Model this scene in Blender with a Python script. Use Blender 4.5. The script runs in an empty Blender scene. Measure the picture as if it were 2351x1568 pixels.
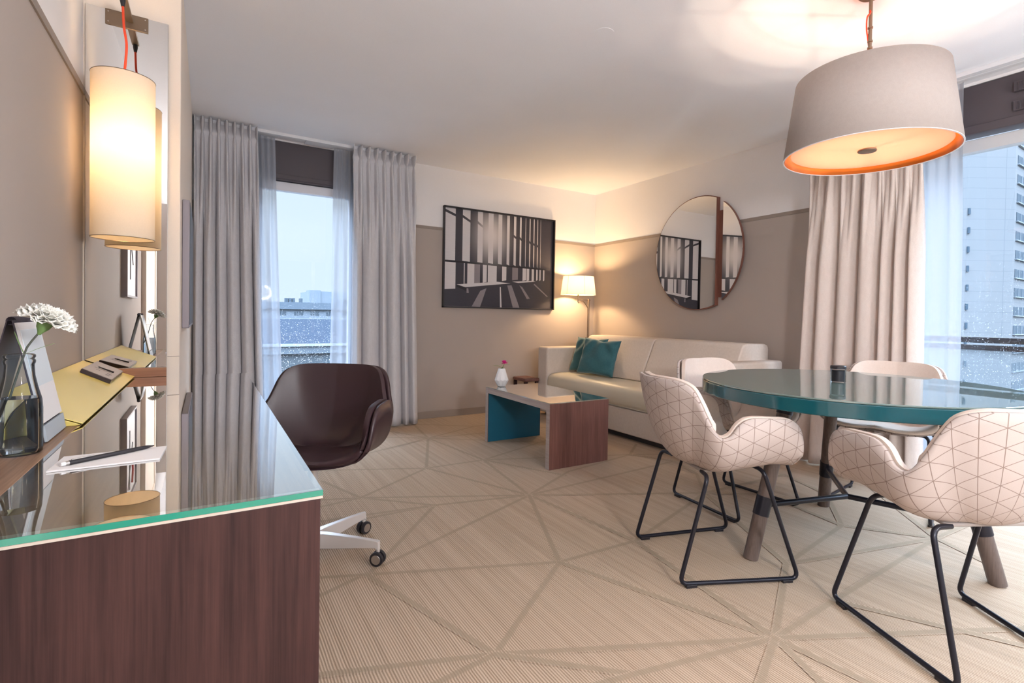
import bpy, math, random
from mathutils import Vector, Matrix
random.seed(7)
S = bpy.context.scene
COL = S.collection
PI = math.pi

# ------------------------------------------------------------------ materials
def mat(name, color=(.8, .8, .8), rough=.5, metal=0., spec=.5, coat=0., emit=None, estr=0., trans=0., ior=1.45, sheen=0., alpha=1.):
    m = bpy.data.materials.new(name); m.use_nodes = True
    b = m.node_tree.nodes['Principled BSDF']
    b.inputs['Base Color'].default_value = (*color, 1)
    b.inputs['Roughness'].default_value = rough
    b.inputs['Metallic'].default_value = metal
    b.inputs['Specular IOR Level'].default_value = spec
    b.inputs['Coat Weight'].default_value = coat
    b.inputs['Coat Roughness'].default_value = .05
    b.inputs['IOR'].default_value = ior
    b.inputs['Transmission Weight'].default_value = trans
    b.inputs['Sheen Weight'].default_value = sheen
    b.inputs['Alpha'].default_value = alpha
    if emit:
        b.inputs['Emission Color'].default_value = (*emit, 1)
        b.inputs['Emission Strength'].default_value = estr
    return m

class NT:
    """small wrapper that makes shader nodes"""
    def __init__(s, m):
        s.t = m.node_tree; s.b = s.t.nodes.get('Principled BSDF'); s.out = [n for n in s.t.nodes if n.type == 'OUTPUT_MATERIAL'][0]
    def n(s, kind, **kw):
        nd = s.t.nodes.new(kind)
        for k, v in kw.items():
            if k.startswith('i_'):
                key = k[2:].replace('_', ' ')
                nd.inputs[int(key) if key.isdigit() else key].default_value = v
            else: setattr(nd, k, v)
        return nd
    def l(s, a, b): s.t.links.new(a, b)
    def math(s, op, a, b=None, clamp=False):
        nd = s.t.nodes.new('ShaderNodeMath'); nd.operation = op; nd.use_clamp = clamp
        for i, x in enumerate((a, b)):
            if x is None: continue
            if isinstance(x, (int, float)): nd.inputs[i].default_value = x
            else: s.l(x, nd.inputs[i])
        return nd.outputs[0]
    def mix(s, fac, a, b):
        nd = s.t.nodes.new('ShaderNodeMix'); nd.data_type = 'RGBA'
        for i, x in ((0, fac), (6, a), (7, b)):
            if isinstance(x, (int, float)): nd.inputs[i].default_value = x
            elif isinstance(x, tuple): nd.inputs[i].default_value = (*x, 1)
            else: s.l(x, nd.inputs[i])
        return nd.outputs[2]
    def coord(s, out='Object', scale=None, rot=None):
        c = s.t.nodes.new('ShaderNodeTexCoord')
        if scale is None: return c.outputs[out]
        mp = s.t.nodes.new('ShaderNodeMapping'); mp.inputs['Scale'].default_value = scale
        if rot: mp.inputs['Rotation'].default_value = rot
        s.l(c.outputs[out], mp.inputs['Vector']); return mp.outputs[0]
    def noise(s, vec, scale=5, detail=3, rough=.5):
        nd = s.n('ShaderNodeTexNoise'); nd.inputs['Scale'].default_value = scale
        nd.inputs['Detail'].default_value = detail; nd.inputs['Roughness'].default_value = rough
        s.l(vec, nd.inputs['Vector']); return nd.outputs['Fac']
    def ramp(s, f, lo, hi):
        nd = s.t.nodes.new('ShaderNodeMapRange'); nd.inputs['From Min'].default_value = lo; nd.inputs['From Max'].default_value = hi
        s.l(f, nd.inputs['Value']); return nd.outputs[0]
    def bump(s, h, strength=.2, dist=.002):
        nd = s.n('ShaderNodeBump'); nd.inputs['Strength'].default_value = strength; nd.inputs['Distance'].default_value = dist
        s.l(h, nd.inputs['Height'])
        if s.b: s.l(nd.outputs[0], s.b.inputs['Normal'])
        return nd.outputs[0]

def fabric(name, c1, c2, scale=900, bump=.25, rough=.9, sheen=0., stretch=(1, 1, 1)):
    m = mat(name, c1, rough, sheen=sheen, spec=.2); t = NT(m)
    v = t.coord('Object', stretch)
    f = t.noise(v, scale, 2, .6); g = t.noise(v, 60, 2)
    t.l(t.mix(t.ramp(t.math('ADD', t.math('MULTIPLY', f, .7), t.math('MULTIPLY', g, .3)), .35, .65), c1, c2), t.b.inputs['Base Color'])
    t.bump(f, bump, .001)
    return m

def wood(name, c1, c2, axis=2, rough=.45, spec=.5, fine=1., coat=0.):
    m = mat(name, c1, rough, spec=spec, coat=coat); t = NT(m)
    sc = [14, 14, 14]; sc[axis] = .8
    v = t.coord('Object', tuple(sc))
    w = t.noise(v, 1.3, 3, .55)
    sc2 = [160 * fine, 160 * fine, 160 * fine]; sc2[axis] = 3.5
    g = t.noise(t.coord('Object', tuple(sc2)), 1.2, 3, .65)
    sc3 = [30, 30, 30]; sc3[axis] = 1.6
    h = t.noise(t.coord('Object', tuple(sc3)), 1.5, 4, .7)
    s_ = t.math('ADD', t.math('ADD', t.math('MULTIPLY', w, .3), t.math('MULTIPLY', g, .35)), t.math('MULTIPLY', h, .35))
    t.l(t.mix(t.ramp(s_, .38, .62), c1, c2), t.b.inputs['Base Color'])
    t.bump(g, .08, .001)
    return m

def plaster(name, c, bump=.05, rough=.75, grain=400):
    m = mat(name, c, rough, spec=.25); t = NT(m)
    f = t.noise(t.coord('Object'), grain, 2, .6); g = t.noise(t.coord('Object'), 1.6, 2)
    c2 = tuple(x * .94 for x in c)
    t.l(t.mix(t.ramp(t.math('ADD', t.math('MULTIPLY', f, .6), t.math('MULTIPLY', g, .4)), .35, .65), c, c2), t.b.inputs['Base Color'])
    t.bump(f, bump, .001)
    return m

M = {}
M['ceiling'] = plaster('ceiling paint', (.89, .90, .94))
M['wall_white'] = plaster('white wall paint', (.87, .85, .85))
M['taupe'] = plaster('taupe wall covering', (.45, .39, .35), .12, .8, 700)
M['taupe_trim'] = mat('taupe trim', (.30, .25, .215), .6)
M['column'] = plaster('cream column paint', (.84, .745, .65))
M['wood_dark'] = wood('dark walnut', (.024, .0105, .011), (.066, .029, .026), 2, .5, .3)
M['wood_strip'] = wood('desk walnut top', (.16, .09, .055), (.36, .22, .14), 1, .4)
M['wood_back'] = wood('walnut upstand', (.20, .085, .045), (.34, .16, .09), 0, .4)
M['wood_red'] = wood('red walnut', (.115, .046, .036), (.215, .095, .075), 2, .4)
M['wood_edge'] = wood('pale walnut edge', (.30, .235, .21), (.42, .345, .31), 1, .4)
M['wood_mirror'] = wood('mirror wood', (.15, .055, .04), (.24, .10, .07), 2, .4)
M['leg_wood'] = wood('smoked oak', (.085, .060, .050), (.15, .11, .095), 2, .4)
M['black_metal'] = mat('black powder coat', (.016, .016, .024), .28, .3)
M['black'] = mat('black plastic', (.02, .018, .022), .35)
M['steel'] = mat('brushed steel', (.55, .53, .52), .3, 1.)
M['alu'] = mat('pale painted aluminium', (.62, .575, .55), .35, .35)
M['chrome'] = mat('chrome', (.75, .75, .78), .12, 1.)
M['bronze'] = mat('bronze metal', (.22, .165, .12), .35, .8)
M['leather'] = mat('brown leather', (.040, .020, .024), .36, spec=.55)
_t = NT(M['leather']); _t.bump(_t.noise(_t.coord(), 450, 3, .6), .18, .001)
M['curtain_grey'] = fabric('grey curtain linen', (.56, .55, .575), (.66, .65, .675), 500, .2, stretch=(1, 1, .35))
M['curtain_beige'] = fabric('beige curtain linen', (.64, .555, .51), (.72, .64, .595), 500, .2, stretch=(1, 1, .35))
M['sofa'] = fabric('cream sofa weave', (.60, .52, .455), (.70, .62, .55), 600, .35)
M['sofa_leather'] = mat('cream sofa leatherette', (.66, .60, .48), .42)
M['teal_velvet'] = fabric('teal velvet', (.028, .105, .125), (.042, .145, .165), 250, .25, .7, sheen=.35)
M['teal_panel'] = mat('teal laminate', (.012, .12, .20), .4)
M['teal_edge'] = mat('teal lacquer edge', (.006, .072, .090), .12, coat=.6)
M['teal_glass'] = mat('teal back painted glass', (.115, .17, .158), .02, spec=1., ior=1.75)
M['pad'] = fabric('cream chair leather', (.66, .56, .49), (.72, .62, .55), 300, .1, .5)
M['white_ceramic'] = mat('white ceramic', (.85, .84, .85), .3)
M['white'] = mat('white plastic', (.78, .78, .80), .4)
M['cream_edge'] = mat('cream edge strip', (.50, .44, .38), .5)
M['paper'] = mat('white paper', (.82, .80, .80), .6)
M['yellow'] = mat('yellow leatherette', (.80, .64, .18), .28)
M['greycard'] = mat('grey brown cardboard', (.33, .29, .27), .35)
M['darkcard'] = mat('dark plum card edge', (.05, .04, .055), .4)
M['orange_cord'] = mat('orange red textile cord', (.80, .07, .02), .5)
M['box_brown'] = mat('brown grey roller box', (.085, .070, .080), .5)
M['frame_white'] = mat('white window frame', (.74, .74, .78), .35)
M['frame_grey'] = mat('grey window frame', (.55, .56, .58), .3)
M['green'] = mat('stem green', (.12, .22, .06), .5)
M['stem_dark'] = mat('dark plum green stem', (.075, .085, .07), .5)
M['leafgreen'] = mat('leaf green', (.20, .34, .12), .5)
M['petal'] = mat('white petal', (.86, .85, .80), .6)
M['pink'] = mat('magenta petal', (.75, .02, .28), .5)
M['copper'] = mat('copper orange lining', (.95, .22, .03), .18, .55)
M['mirror'] = mat('mirror glass', (.86, .85, .83), .0, 1.)
M['tv'] = mat('television casing', (.30, .27, .30), .3)
M['plinth'] = mat('dark plinth', (.05, .045, .05), .6)
M['red_art'] = mat('red ink', (.5, .05, .05), .5)

# glossy clear glass slab that lies on the desk / coffee table
def slab_glass(name, tint):
    m = mat(name, tint, .0, ior=1.5, spec=.8); t = NT(m)
    tr = t.n('ShaderNodeBsdfTransparent'); tr.inputs[0].default_value = (.90, .95, .93, 1)
    gl = t.n('ShaderNodeBsdfGlossy'); gl.inputs['Roughness'].default_value = .012; gl.inputs[0].default_value = (1, 1, 1, 1)
    fr = t.n('ShaderNodeFresnel'); fr.inputs[0].default_value = 1.55
    geo = t.n('ShaderNodeNewGeometry')
    f = t.math('MULTIPLY', t.math('MULTIPLY', fr.outputs[0], 2.4, True), t.math('SUBTRACT', 1, geo.outputs['Backfacing']))
    mx = t.n('ShaderNodeMixShader'); t.l(f, mx.inputs[0]); t.l(tr.outputs[0], mx.inputs[1]); t.l(gl.outputs[0], mx.inputs[2])
    t.l(mx.outputs[0], t.out.inputs[0]); return m
M['slab'] = slab_glass('clear glass top', (1, 1, 1))
M['slab_edge'] = mat('green glass edge', (.02, .24, .17), .1, spec=.8, coat=.5)

def pane(name, drops=.0, zlo=0., zhi=1.):
    m = mat(name); t = NT(m)
    tr = t.n('ShaderNodeBsdfTransparent'); tr.inputs[0].default_value = (.93, .96, .98, 1)
    gl = t.n('ShaderNodeBsdfGlossy'); gl.inputs['Roughness'].default_value = .0
    fr = t.n('ShaderNodeFresnel'); fr.inputs[0].default_value = 1.45
    geo = t.n('ShaderNodeNewGeometry')
    mx = t.n('ShaderNodeMixShader'); t.l(t.math('MULTIPLY', fr.outputs[0], t.math('SUBTRACT', 1, geo.outputs['Backfacing'])), mx.inputs[0]); t.l(tr.outputs[0], mx.inputs[1]); t.l(gl.outputs[0], mx.inputs[2])
    # rain drops on the pane
    vo = t.n('ShaderNodeTexVoronoi'); vo.inputs['Scale'].default_value = 110; vo.inputs['Randomness'].default_value = 1
    t.l(t.coord('Object', (1, 1, 1)), vo.inputs['Vector'])
    sz = t.noise(t.coord('Object', (1, 1, 1)), 90, 0)
    d = t.math('LESS_THAN', vo.outputs['Distance'], t.math('MULTIPLY', t.math('SUBTRACT', sz, .3), .62))
    sx = t.n('ShaderNodeSeparateXYZ'); t.l(t.coord('Object'), sx.inputs[0])
    hz = t.math('MULTIPLY', t.math('SUBTRACT', zhi, sx.outputs[2]), 1 / (zhi - zlo), True)
    ds = t.n('ShaderNodeBsdfTranslucent'); ds.inputs[0].default_value = (.95, .97, 1, 1)
    m2 = t.n('ShaderNodeMixShader'); t.l(t.math('MULTIPLY', t.math('MULTIPLY', d, hz), drops), m2.inputs[0])
    t.l(mx.outputs[0], m2.inputs[1]); t.l(ds.outputs[0], m2.inputs[2]); t.l(m2.outputs[0], t.out.inputs[0]); return m
M['pane'] = pane('window glass with rain', .8, .4, 1.3)
M['pane_wide'] = pane('wide window glass with rain', .35, .4, 1.6)

def bottle_glass():
    m = mat('clear bottle glass'); t = NT(m)
    tr = t.n('ShaderNodeBsdfTransparent'); tr.inputs[0].default_value = (.93, .96, .98, 1)
    gl = t.n('ShaderNodeBsdfGlossy'); gl.inputs['Roughness'].default_value = .02
    fr = t.n('ShaderNodeLayerWeight'); fr.inputs[0].default_value = .18
    mx = t.n('ShaderNodeMixShader'); t.l(t.math('MULTIPLY', fr.outputs[0], .9, True), mx.inputs[0]); t.l(tr.outputs[0], mx.inputs[1]); t.l(gl.outputs[0], mx.inputs[2])
    t.l(mx.outputs[0], t.out.inputs[0]); return m
M['bottle'] = bottle_glass()
M['water'] = mat('water', (.74, .82, .90), .0, trans=1., ior=1.33)

def sheer(name, c, clear):
    m = mat(name); t = NT(m)
    tr = t.n('ShaderNodeBsdfTransparent'); tl = t.n('ShaderNodeBsdfTranslucent'); df = t.n('ShaderNodeBsdfDiffuse')
    tl.inputs[0].default_value = (*[x * .66 for x in c], 1); df.inputs[0].default_value = (*c, 1)
    a = t.n('ShaderNodeMixShader'); a.inputs[0].default_value = .58; t.l(tl.outputs[0], a.inputs[1]); t.l(df.outputs[0], a.inputs[2])
    lw = t.n('ShaderNodeLayerWeight'); lw.inputs[0].default_value = .35
    f = t.math('SUBTRACT', clear, t.math('MULTIPLY', lw.outputs['Facing'], clear * .9), True)
    b = t.n('ShaderNodeMixShader'); t.l(f, b.inputs[0]); t.l(a.outputs[0], b.inputs[1]); t.l(tr.outputs[0], b.inputs[2])
    t.l(b.outputs[0], t.out.inputs[0]); return m
M['sheer'] = sheer('white voile', (.64, .67, .74), .38)

def shade(name, c, w=.6):
    m = mat(name); t = NT(m)
    tl = t.n('ShaderNodeBsdfTranslucent'); df = t.n('ShaderNodeBsdfDiffuse')
    f = t.noise(t.coord('Object', (1, 1, .4)), 500, 2)
    cc = t.mix(f, c, tuple(x * .9 for x in c)); t.l(cc, tl.inputs[0]); t.l(cc, df.inputs[0])
    a = t.n('ShaderNodeMixShader'); a.inputs[0].default_value = w; t.l(df.outputs[0], a.inputs[1]); t.l(tl.outputs[0], a.inputs[2])
    t.l(a.outputs[0], t.out.inputs[0]); return m
M['shade_linen'] = shade('linen lampshade', (.78, .71, .61), .26)
M['shade_floor'] = shade('cream lampshade', (.78, .74, .64), .18)
M['diffuser'] = shade('opal diffuser', (.95, .70, .58), .58)
M['shade_grey'] = fabric('grey white shade fabric', (.37, .325, .30), (.41, .36, .335), 500, .1)
M['bulb'] = mat('lit bulb', (1, 1, 1), .5, emit=(1, .72, .42), estr=14)

# carpet : ribs run away from the camera along Y
def carpet(lines=False):
    m = mat('carpet pattern line' if lines else 'ribbed beige carpet', (.5, .44, .37), .95, spec=.1); t = NT(m)
    v = t.coord('Object')
    wob = t.noise(t.coord('Object', (1, .25, 1)), 9, 2)
    sx = t.n('ShaderNodeSeparateXYZ'); t.l(v, sx.inputs[0])
    x = t.math('ADD', sx.outputs[0], t.math('MULTIPLY', wob, .010))
    rib = t.math('SINE', t.math('MULTIPLY', x, 2 * PI / .0085))
    wide = t.noise(t.coord('Object', (60, .7, 1)), 1, 2, .6)
    tuft = t.noise(t.coord('Object', (1, .6, 1)), 420, 2, .6)
    r = t.ramp(rib, -1, 1)
    k = t.math('ADD', t.math('ADD', t.math('MULTIPLY', r, .36), t.math('MULTIPLY', wide, .34)), t.math('MULTIPLY', tuft, .30))
    col = t.mix(t.ramp(k, .26, .70), (.25, .178, .12), (.56, .435, .33))
    if lines:
        uv = t.n('ShaderNodeSeparateXYZ'); t.l(t.coord('UV'), uv.inputs[0])
        d = t.math('ABSOLUTE', t.math('SUBTRACT', uv.outputs[0], .5))
        dn = t.math('ADD', d, t.math('MULTIPLY', t.math('SUBTRACT', tuft, .5), .35))
        a = t.math('SUBTRACT', 1, t.ramp(dn, .26, .46), True)
        col = t.mix(t.math('MULTIPLY', a, .72, True), col, (.31, .245, .175))
    t.l(col, t.b.inputs['Base Color'])
    t.bump(k, .5, .004)
    return m
M['carpet'] = carpet(); M['carpet_line'] = carpet(True)

# patterned upholstery of the chair shells (triangle grid printed on fabric)
def triangles():
    m = mat('triangle print upholstery', (.6, .5, .44), .75, spec=.2); t = NT(m)
    uv = t.n('ShaderNodeSeparateXYZ'); t.l(t.coord('UV'), uv.inputs[0])
    u, v = uv.outputs[0], uv.outputs[1]
    P = .064; acc = None
    for a in (90, 30, -30):
        c, s_ = math.cos(math.radians(a)), math.sin(math.radians(a))
        q = t.math('ADD', t.math('MULTIPLY', u, s_ / P), t.math('MULTIPLY', v, c / P))
        fr = t.math('FRACT', t.math('ADD', q, 100.5))
        d = t.math('ABSOLUTE', t.math('SUBTRACT', fr, .5))
        ln = t.math('LESS_THAN', d, .019)
        acc = ln if acc is None else t.math('MAXIMUM', acc, ln)
    f = t.noise(t.coord('Object'), 700, 2)
    base = t.mix(f, (.47, .40, .372), (.54, .465, .43))
    t.l(t.mix(t.math('MULTIPLY', acc, .85), base, (.21, .15, .125)), t.b.inputs['Base Color'])
    t.bump(f, .1, .001); return m
M['triangles'] = triangles()

# ------------------------------------------------------------------ mesh building
class MB:
    def __init__(s): s.v = []; s.f = []; s.mi = []; s.uv = {}; s.cur = 0
    def add(s, vs, fs):
        o = len(s.v); s.v += [tuple(p) for p in vs]
        for f in fs: s.f.append(tuple(i + o for i in f)); s.mi.append(s.cur)
        return o
    def box(s, x0, x1, y0, y1, z0, z1, rot=None, piv=None):
        vs = [Vector((x, y, z)) for x in (x0, x1) for y in (y0, y1) for z in (z0, z1)]
        if rot is not None:
            c = Vector(piv) if piv else Vector(((x0 + x1) / 2, (y0 + y1) / 2, (z0 + z1) / 2))
            vs = [rot @ (p - c) + c for p in vs]
        s.add(vs, [(0, 1, 3, 2), (4, 6, 7, 5), (0, 4, 5, 1), (2, 3, 7, 6), (0, 2, 6, 4), (1, 5, 7, 3)]); return s
    def tube(s, pts, r, n=12, cap=True, closed=False):
        pts = [Vector(p) for p in pts]; rs = r if isinstance(r, (list, tuple)) else [r] * len(pts)
        rings = []; up = None
        for i, p in enumerate(pts):
            if closed: d = (pts[(i + 1) % len(pts)] - pts[i - 1]).normalized()
            else: d = (pts[min(i + 1, len(pts) - 1)] - pts[max(i - 1, 0)]).normalized()
            if up is None: up = Vector((0, 0, 1)) if abs(d.z) < .9 else Vector((1, 0, 0))
            x = d.cross(up).normalized(); up = x.cross(d).normalized()
            rings.append([p + (x * math.cos(2 * PI * k / n) + up * math.sin(2 * PI * k / n)) * rs[i] for k in range(n)])
        vs = [q for g in rings for q in g]; fs = []
        R = len(rings)
        for i in range(R if closed else R - 1):
            j = (i + 1) % R
            for k in range(n): fs.append((i * n + k, i * n + (k + 1) % n, j * n + (k + 1) % n, j * n + k))
        if cap and not closed: fs += [tuple(range(n))[::-1], tuple((R - 1) * n + k for k in range(n))]
        s.add(vs, fs); return s
    def lathe(s, prof, c=(0, 0, 0), n=48, axis=None, capb=True, capt=True):
        """prof = [(r,z)] from bottom to top about the vertical through c; axis = Matrix turning z"""
        vs = []; fs = []
        for r, z in prof:
            for k in range(n):
                a = 2 * PI * k / n; p = Vector((r * math.cos(a), r * math.sin(a), z))
                if axis is not None: p = axis @ p
                vs.append(p + Vector(c))
        for i in range(len(prof) - 1):
            for k in range(n): fs.append((i * n + k, i * n + (k + 1) % n, (i + 1) * n + (k + 1) % n, (i + 1) * n + k))
        if capb: fs.append(tuple(range(n))[::-1])
        if capt: fs.append(tuple((len(prof) - 1) * n + k for k in range(n)))
        s.add(vs, fs); return s
    def grid(s, fn, nu, nv, uvfn=None):
        vs = [fn(i / nu, j / nv) for i in range(nu + 1) for j in range(nv + 1)]
        fs = [(i * (nv + 1) + j, (i + 1) * (nv + 1) + j, (i + 1) * (nv + 1) + j + 1, i * (nv + 1) + j + 1) for i in range(nu) for j in range(nv)]
        s.add(vs, fs); return s
    def prism(s, poly, z0, z1):
        n = len(poly); vs = [(x, y, z0) for x, y in poly] + [(x, y, z1) for x, y in poly]
        s.add(vs, [tuple(range(n))[::-1], tuple(range(n, 2 * n))] + [(k, (k + 1) % n, (k + 1) % n + n, k + n) for k in range(n)]); return s

def obj(name, mb, m, parent=None, smooth=35, bevel=0, seg=3, sub=0, solid=0, soff=-1, loc=None, rot=None, **props):
    me = bpy.data.meshes.new(name)
    me.from_pydata([tuple(p) for p in mb.v], [], mb.f)
    ms = m if isinstance(m, (list, tuple)) else [m]
    for x in ms: me.materials.append(x)
    if len(ms) > 1: me.polygons.foreach_set('material_index', mb.mi)
    if mb.uv:
        L = me.uv_layers.new(name='UVMap')
        for lp in me.loops: L.data[lp.index].uv = mb.uv.get(lp.vertex_index, (0, 0))
    me.validate(); me.update()
    if smooth:
        me.shade_smooth(); me.set_sharp_from_angle(angle=math.radians(smooth))
    o = bpy.data.objects.new(name, me); COL.objects.link(o)
    if parent: o.parent = parent
    if loc: o.location = loc
    if rot: o.rotation_euler = rot
    if solid:
        q = o.modifiers.new('solid', 'SOLIDIFY'); q.thickness = solid; q.offset = soff
    if bevel:
        q = o.modifiers.new('bevel', 'BEVEL'); q.width = bevel; q.segments = seg; q.limit_method = 'ANGLE'; q.angle_limit = math.radians(40)
        q.harden_normals = False
        me.shade_smooth(); me.set_sharp_from_angle(angle=math.radians(50))
    if sub:
        q = o.modifiers.new('sub', 'SUBSURF'); q.levels = sub; q.render_levels = sub
    for k, v in props.items(): o[k] = v
    return o
def BX(*a, **k): return MB().box(*a, **k)
def thing(name, label, cat, loc=(0, 0, 0), rz=0, group=None):
    o = bpy.data.objects.new(name, None); COL.objects.link(o); o.empty_display_size = .1
    o.location = loc; o.rotation_euler = (0, 0, rz); o['label'] = label; o['category'] = cat
    if group: o['group'] = group
    return o
def tag(o, label, cat, group=None, kind=None):
    o['label'] = label; o['category'] = cat
    if group: o['group'] = group
    if kind: o['kind'] = kind
    return o
def struct(o): o['kind'] = 'structure'; return o
def dup(root, loc, rz, label, name=None):
    r = root.copy(); COL.objects.link(r); r.location = loc; r.rotation_euler = (0, 0, rz); r['label'] = label
    for ch in list(root.children):
        c = ch.copy(); COL.objects.link(c); c.parent = r
        for g in ch.children:
            d = g.copy(); COL.objects.link(d); d.parent = c
    return r
def fillet(pts, r, n=6):
    pts = [Vector(p) for p in pts]; out = [pts[0]]
    for i in range(1, len(pts) - 1):
        a, b, c = pts[i - 1], pts[i], pts[i + 1]
        d1 = (a - b).normalized(); d2 = (c - b).normalized()
        t = min(r, (a - b).length * .45, (c - b).length * .45)
        p, q = b + d1 * t, b + d2 * t
        for k in range(n + 1):
            u = k / n; out.append(p * (1 - u) ** 2 + b * 2 * u * (1 - u) + q * u * u)
    out.append(pts[-1]); return out
def catmull(P, n):
    P = [Vector(p) for p in P]; out = []
    for i in range(len(P) - 1):
        p0 = P[max(i - 1, 0)]; p1 = P[i]; p2 = P[i + 1]; p3 = P[min(i + 2, len(P) - 1)]
        for k in range(n):
            t = k / n
            out.append(.5 * ((2 * p1) + (p2 - p0) * t + (2 * p0 - 5 * p1 + 4 * p2 - p3) * t * t + (3 * p1 - p0 - 3 * p2 + p3) * t ** 3))
    out.append(P[-1]); return out

# ------------------------------------------------------------------ camera (eye height 1.03 m)
FL, YAW, PITCH, ROLL, CX, CY = 1188.47, .564423, -.0159022, .0163610, 1226.0, 746.08
fw = Vector((math.sin(YAW) * math.cos(PITCH), math.cos(YAW) * math.cos(PITCH), math.sin(PITCH)))
r0 = Vector((math.cos(YAW), -math.sin(YAW), 0)); u0 = r0.cross(fw)
rr = math.cos(ROLL) * r0 + math.sin(ROLL) * u0; uu = -math.sin(ROLL) * r0 + math.cos(ROLL) * u0
cam = bpy.data.cameras.new('camera'); co = bpy.data.objects.new('camera', cam); COL.objects.link(co)
R = Matrix((rr, uu, -fw)).transposed().to_4x4(); R.translation = Vector((0, 0, 1.03)); co.matrix_world = R
cam.sensor_fit = 'HORIZONTAL'; cam.sensor_width = 36; cam.lens = FL * 36 / 2351
cam.shift_x = -(CX - 1175.5) / 2351; cam.shift_y = (CY - 784) / 2351
cam.clip_start = .05; cam.clip_end = 900
S.camera = co

# ------------------------------------------------------------------ the room
XL, XR, YF, YB, H = -.42, 3.959, 4.911, -3.0, 2.507
DADO = 1.911
fl_segs = [((1215,1137),(720,1375)),((998,1160),(840,1325)),((1215,1137),(998,1160)),((998,1160),(700,1218)),((998,1160),(700,1202)),
 ((828,1143),(998,1160)),((828,1143),(1215,1137)),((828,1143),(700,1150)),((828,1143),(700,1172)),((828,1143),(740,1105)),((828,1143),(979,1075)),
 ((979,1075),(983,1006)),((979,1075),(1110,1056)),((979,1075),(700,1081)),((979,1075),(1215,1137)),((1110,1056),(1215,1137)),((1110,1056),(983,1006)),
 ((1110,1056),(1290,1000)),((1110,1056),(1300,1049)),((1110,1056),(1300,1092)),((983,1006),(949,974)),((983,1006),(1089,979)),((1089,979),(1290,957)),
 ((983,1006),(1290,978)),((983,1006),(860,984)),((983,1006),(700,1000)),((983,1006),(700,1078)),((983,1006),(1250,1016)),((949,974),(1089,979)),
 ((1215,1137),(1305,1083)),((1305,1083),(1446,1044)),((1446,1044),(1461,1020)),((1446,1044),(1560,1042)),((1446,1044),(1340,1048)),((1215,1137),(1548,1059)),
 ((1215,1137),(1618,1132)),((1215,1137),(1459,1242)),((1215,1137),(1285,1291)),((1285,1291),(700,1329)),((1285,1291),(1137,1503)),((1285,1291),(1459,1242)),
 ((1285,1291),(1780,1466)),((1137,1503),(845,1321)),((1137,1503),(700,1554)),((1137,1503),(960,1590)),((1137,1503),(1780,1466)),((1137,1503),(1456,1549)),
 ((1456,1549),(1780,1466)),((1456,1549),(1330,1585)),((1459,1242),(1780,1466)),((1459,1242),(1590,1153)),((1590,1153),(1618,1132)),((1780,1466),(1806,1295)),
 ((1780,1466),(1914,1380)),((1780,1466),(2420,1441)),((1780,1466),(2060,1600)),((1780,1466),(1920,1600)),((1780,1466),(1735,1600)),((1914,1380),(2149,1236)),
 ((1806,1295),(1933,1207)),((1806,1295),(2149,1236)),((1933,1207),(2149,1236)),((1933,1207),(1898,1135)),((2149,1236),(2300,1310)),((1618,1132),(1599,1088)),
 ((1599,1088),(1548,1059)),((1618,1132),(1760,1136)),((1618,1132),(1806,1295)),((1548,1059),(1446,1044)),((1618,1132),(1800,1090)),((1898,1135),(1800,1090)),
 ((1933,1207),(1760,1136)),((2149,1236),(2300,1170)),((2149,1236),(2000,1120)),((1914,1380),(2420,1500))]
def to_floor(px, py):   # the carpet motif was measured once from the photograph, laid out here in metres on the floor
    d = fw + rr * ((px - CX) / FL) - uu * ((py - CY) / FL); t = -1.03 / d.z
    return Vector((d.x * t, d.y * t))
fb = MB(); fb.box(-.8, XR + .3, YB - .2, YF + .2, -.12, 0)
fb.cur = 1
for si, (a, b) in enumerate(fl_segs):
    p, q = to_floor(*a), to_floor(*b); d = (q - p).normalized(); n = Vector((-d.y, d.x)) * .0155
    p = p - d * .004; q = q + d * .004
    zz = .0004 + si * .00003
    o = fb.add([(p.x - n.x, p.y - n.y, zz), (q.x - n.x, q.y - n.y, zz), (q.x + n.x, q.y + n.y, zz), (p.x + n.x, p.y + n.y, zz)], [(0, 1, 2, 3)])
    for k, u in enumerate((0, 0, 1, 1)): fb.uv[o + k] = (u, 0)
struct(obj('floor', fb, [M['carpet'], M['carpet_line']], smooth=0))
struct(obj('ceiling', BX(-.8, XR + .3, YB - .2, YF + .2, H, H + .12), M['ceiling'], smooth=0))

def two_tone(name, boxes_low, boxes_high):
    mb = MB()
    for b in boxes_high: mb.box(*b)
    mb.cur = 1
    for b in boxes_low: mb.box(*b)
    return struct(obj(name, mb, [M['wall_white'], M['taupe']], smooth=0))
# far wall with an opening for window_1 (X .30 to 1.20, Z .1 to 2.12)
W1 = (.32, 1.18, .08, 2.49)
two_tone('wall_back',
    [(-.8, W1[0], YF, YF + .2, 0, DADO), (W1[1], XR, YF, YF + .2, 0, DADO), (W1[0], W1[1], YF, YF + .2, 0, W1[2])],
    [(-.8, W1[0], YF, YF + .2, DADO, H), (W1[1], XR, YF, YF + .2, DADO, H), (W1[0], W1[1], YF, YF + .2, W1[3], H)])
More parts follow.
